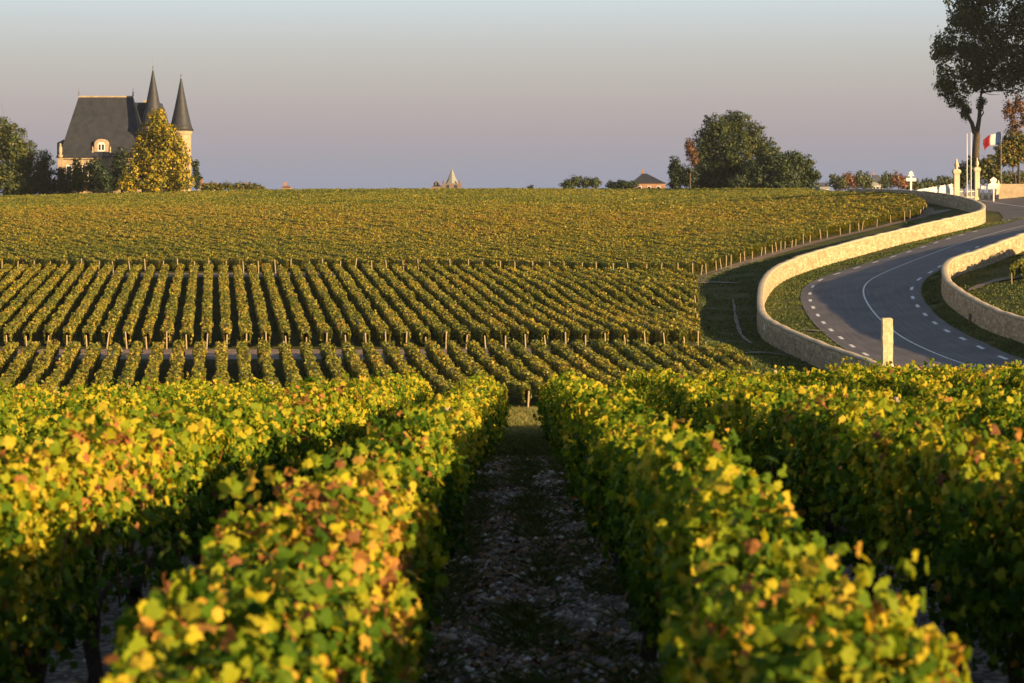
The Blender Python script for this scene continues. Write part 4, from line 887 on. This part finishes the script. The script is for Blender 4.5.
# white fence running along the road to the first pillar
def white_fence():
    a = np.array([(955-512)*318/FPX, 318.0]); b = np.array([(917-512)*285/FPX, 285.0]); r = empty('white_fence', (a[0], a[1], gz(*a))); n_ = 10
    for i in range(n_):
        p = a+(b-a)*i/n_; q = a+(b-a)*(i+1)/n_; T = (q-p)/np.linalg.norm(q-p); Nn = np.array([T[1], -T[0]])*.04
        p2 = p+T*.12; q2 = q-T*.12
        zp, zq = gz(*p)-r.location[2], gz(*q)-r.location[2]; lo = np.array(r.location[:2]); tp_ = 1.84-1.12*i/n_-r.location[2]; tq_ = 1.84-1.12*(i+1)/n_-r.location[2]
        V = []
        for (u, zz, zz2) in ((p2, zp, tp_), (q2, zq, tq_)):
            for sgn in (-1, 1):
                for hz in (zz-.1, zz2): V.append((*(u-lo+Nn*sgn), hz))
        MB().add(V, [(0, 1, 3, 2), (4, 6, 7, 5), (0, 4, 5, 1), (2, 3, 7, 6), (1, 5, 7, 3), (0, 2, 6, 4)]).build('panel', M['white'], r)
        MB().box(p[0]-lo[0]-.1, p[0]-lo[0]+.1, p[1]-lo[1]-.1, p[1]-lo[1]+.1, zp-.2, tp_+.08).build('post', M['white'], r, bevel=.02)
    tag(r, 'white panelled fence running back along the road from the sunlit pillar', 'fence')
white_fence()
def gate_leaves():
    a = np.array([(959.5-512)*262/FPX, 262.8]); b = np.array([(975-512)*268/FPX, 268.0]); r = empty('white_gate', (a[0], a[1], gz(*a))); L = np.linalg.norm(b-a); r.rotation_euler = (0, 0, math.atan2(b[1]-a[1], b[0]-a[0]))
    for s in (0, 1):
        x0 = s*L/2+.05; x1 = (s+1)*L/2-.05; m_ = MB()
        for z in (.2, 1.0, 1.75): m_.box(x0, x1, -.03, .03, z, z+.07)
        for x in np.linspace(x0, x1-.05, 9): m_.box(x, x+.045, -.022, .022, .1, 1.95+.15*math.sin((x-x0)/(x1-x0)*PI))
        m_.build('gate_leaf', M['white'], r)
    tag(r, 'low barred white gate between the two stone pillars', 'gate')
gate_leaves()
def white_railing():
    d = 268.5; x0 = (979.5-512)*d/FPX; x1 = (998-512)*d/FPX; z = gz((x0+x1)/2, d); r = empty('white_railing', (x0, d, z)); L = x1-x0
    MB().box(0, L, -.15, .15, -.3, .45).build('plinth', M['stone'], r)
    m_ = MB()
    for x in np.arange(.05, L, .18): m_.box(x, x+.06, -.03, .03, .451, 1.55)
    m_.build('bars', M['white'], r); MB().box(0, L, -.06, .06, 1.551, 1.65).build('rail', M['white'], r)
    for x in (.35, L*.5, L-.2): MB().box(x-.16, x+.16, -.22, -.155, -.1, 1.75).build('post', M['white'], r)
    tag(r, 'white railing on a low plinth right of the shaded pillar', 'railing')
white_railing()
def gate_sign():
    d = 262.0; x0 = (993.5-512)*d/FPX; z = gz(x0, d); r = empty('estate_sign', (x0, d, z)); k = d/FPX
    MB().lathe([(.10, -.2), (.10, 2.2)], n=10).build('post', M['white'], r)
    MB().prism([(-.62, 1.75), (.5, 1.75), (.62, 2.3), (.3, 2.45), (.45, 2.9), (0, 3.25), (-.45, 2.9), (-.3, 2.45), (-.7, 2.3)], -.06, .06).build('board', M['white'], r)
    MB().prism([(.35, .9), (.75, 1.0), (.95, 2.2), (.65, 2.9), (.5, 2.0)], .07, .16).build('wing_board', M['stone2'], r)
    tag(r, 'white crest-shaped sign standing before the railing', 'sign')
gate_sign()
def right_gate_wall():
    d = 266.0; x0 = (998.5-512)*d/FPX; r = empty('gate_wall', (x0, d, gz(x0, d)))
    zt = -(184-HOR)*d/FPX-r.location[2]; L = 26
    MB().box(0, L, -.2, .2, -1.0, zt-.12).build('masonry', M['stone'], r); MB().box(-.05, L+.05, -.27, .27, zt-.119, zt).build('coping', M['coping'], r, bevel=.02)
    tag(r, 'grey rendered wall running off the right edge beyond the gate', 'wall')
right_gate_wall()
def cross_sign():
    d = 290.0; x0 = (911-512)*d/FPX; r = empty('direction_sign', (x0, d, gz(x0, d))); k = d/FPX; Z = lambda py: -(py-HOR)*k-r.location[2]
    MB().box(-.13, .13, -.07, .07, -.2, Z(172)).build('post', M['white'], r, bevel=.01)
    MB().prism([(-.66, Z(181.2)), (.66, Z(181.2)), (.78, Z(179.6)), (.66, Z(178)), (-.66, Z(178)), (-.78, Z(179.6))], -.13, -.075).build('arm_board', M['white'], r)
    MB().prism([(-.45, Z(176)), (.45, Z(176)), (.30, Z(174.2)), (.3, Z(172.6)), (0, Z(170.8)), (-.3, Z(172.6)), (-.3, Z(174.2))], -.13, -.075).build('top_board', M['white'], r)
    tag(r, 'white cross-shaped signpost standing above the far end of the wall', 'sign')
cross_sign()
def stone_marker():
    d = 113.0; x0 = (887-512)*d/FPX; zt = -(318-HOR)*d/FPX; zb = -(371-HOR)*d/FPX-.5; r = empty('stone_marker', (x0, d, zb)); h = zt-zb; w = .285
    V = []; Fq = []; lv = 14; rr_ = random.Random(4)
    for i in range(lv+1):
        z = -.3+(h+.3)*i/lv
        for cx, cy in ((-1, -1), (0, -1.04), (1, -1), (1.04, 0), (1, 1), (0, 1.04), (-1, 1), (-1.04, 0)):
            V.append((cx*w*(1+rr_.uniform(-.07, .07)), cy*w*(1+rr_.uniform(-.06, .06)), z+(rr_.uniform(-.05, .03) if i == lv else 0)))
    for i in range(lv):
        for j in range(8): Fq.append((i*8+j, i*8+(j+1) % 8, (i+1)*8+(j+1) % 8, (i+1)*8+j))
    Fq.append(tuple(lv*8+j for j in range(8)))
    MB().add(V, Fq).build('shaft', M['marker'], r)
    MB().lathe([(w*1.45, -.3), (w*1.45, .72), (w*1.12, .9)], square=True).build('foot', M['marker'], r, bevel=.03)
    tag(r, 'tall weathered pale stone marker post between near vines and the road', 'stone post')
M['marker'] = noise_mat('marker_stone', [(.3, (.42, .34, .20)), (.7, (.68, .58, .38))], scale=4, bump=.6)
stone_marker()
def small_post():
    p = ground_at(970, 325, 100, 200); r = empty('wooden_stake', (p[0], p[1], gz(*p)))
    MB().lathe([(.10, -.3), (.10, .8), (.06, .85)], n=8).build('stake', M['cane'], r); MB().box(-.14, .14, -.13, -.105, .5, .75).build('plate', M['lead'], r)
    tag(r, 'short brown stake in the verge before the right wall', 'stake')
small_post()
def plaque():
    x, y, z = pz(765.2, 327, 143.6); o = MB().box(-.16, .16, -.03, .03, -.22, .22).build('stone_plaque', M['white'], None, (x, y, z), bevel=.01); o.rotation_euler = (0, 0, math.radians(-66))
    tag(o, 'small white plaque fixed low on the outer face of the left wall', 'plaque')
plaque()

# ---------------------------------------------------------------- air
hz = MB().box(-900, 900, -20, 1500, -14, 60).mesh('haze')
hm = bpy.data.materials.new('haze_air'); hm.use_nodes = True; hn = hm.node_tree.nodes; hn.remove(hn['Principled BSDF'])
pv = hn.new('ShaderNodeVolumePrincipled'); pv.inputs['Color'].default_value = (.80, .86, .95, 1); pv.inputs['Density'].default_value = .00005; pv.inputs['Anisotropy'].default_value = .0
hm.node_tree.links.new(pv.outputs[0], hn['Material Output'].inputs['Volume'])
tag(link('haze', hz, hm), kind='stuff')
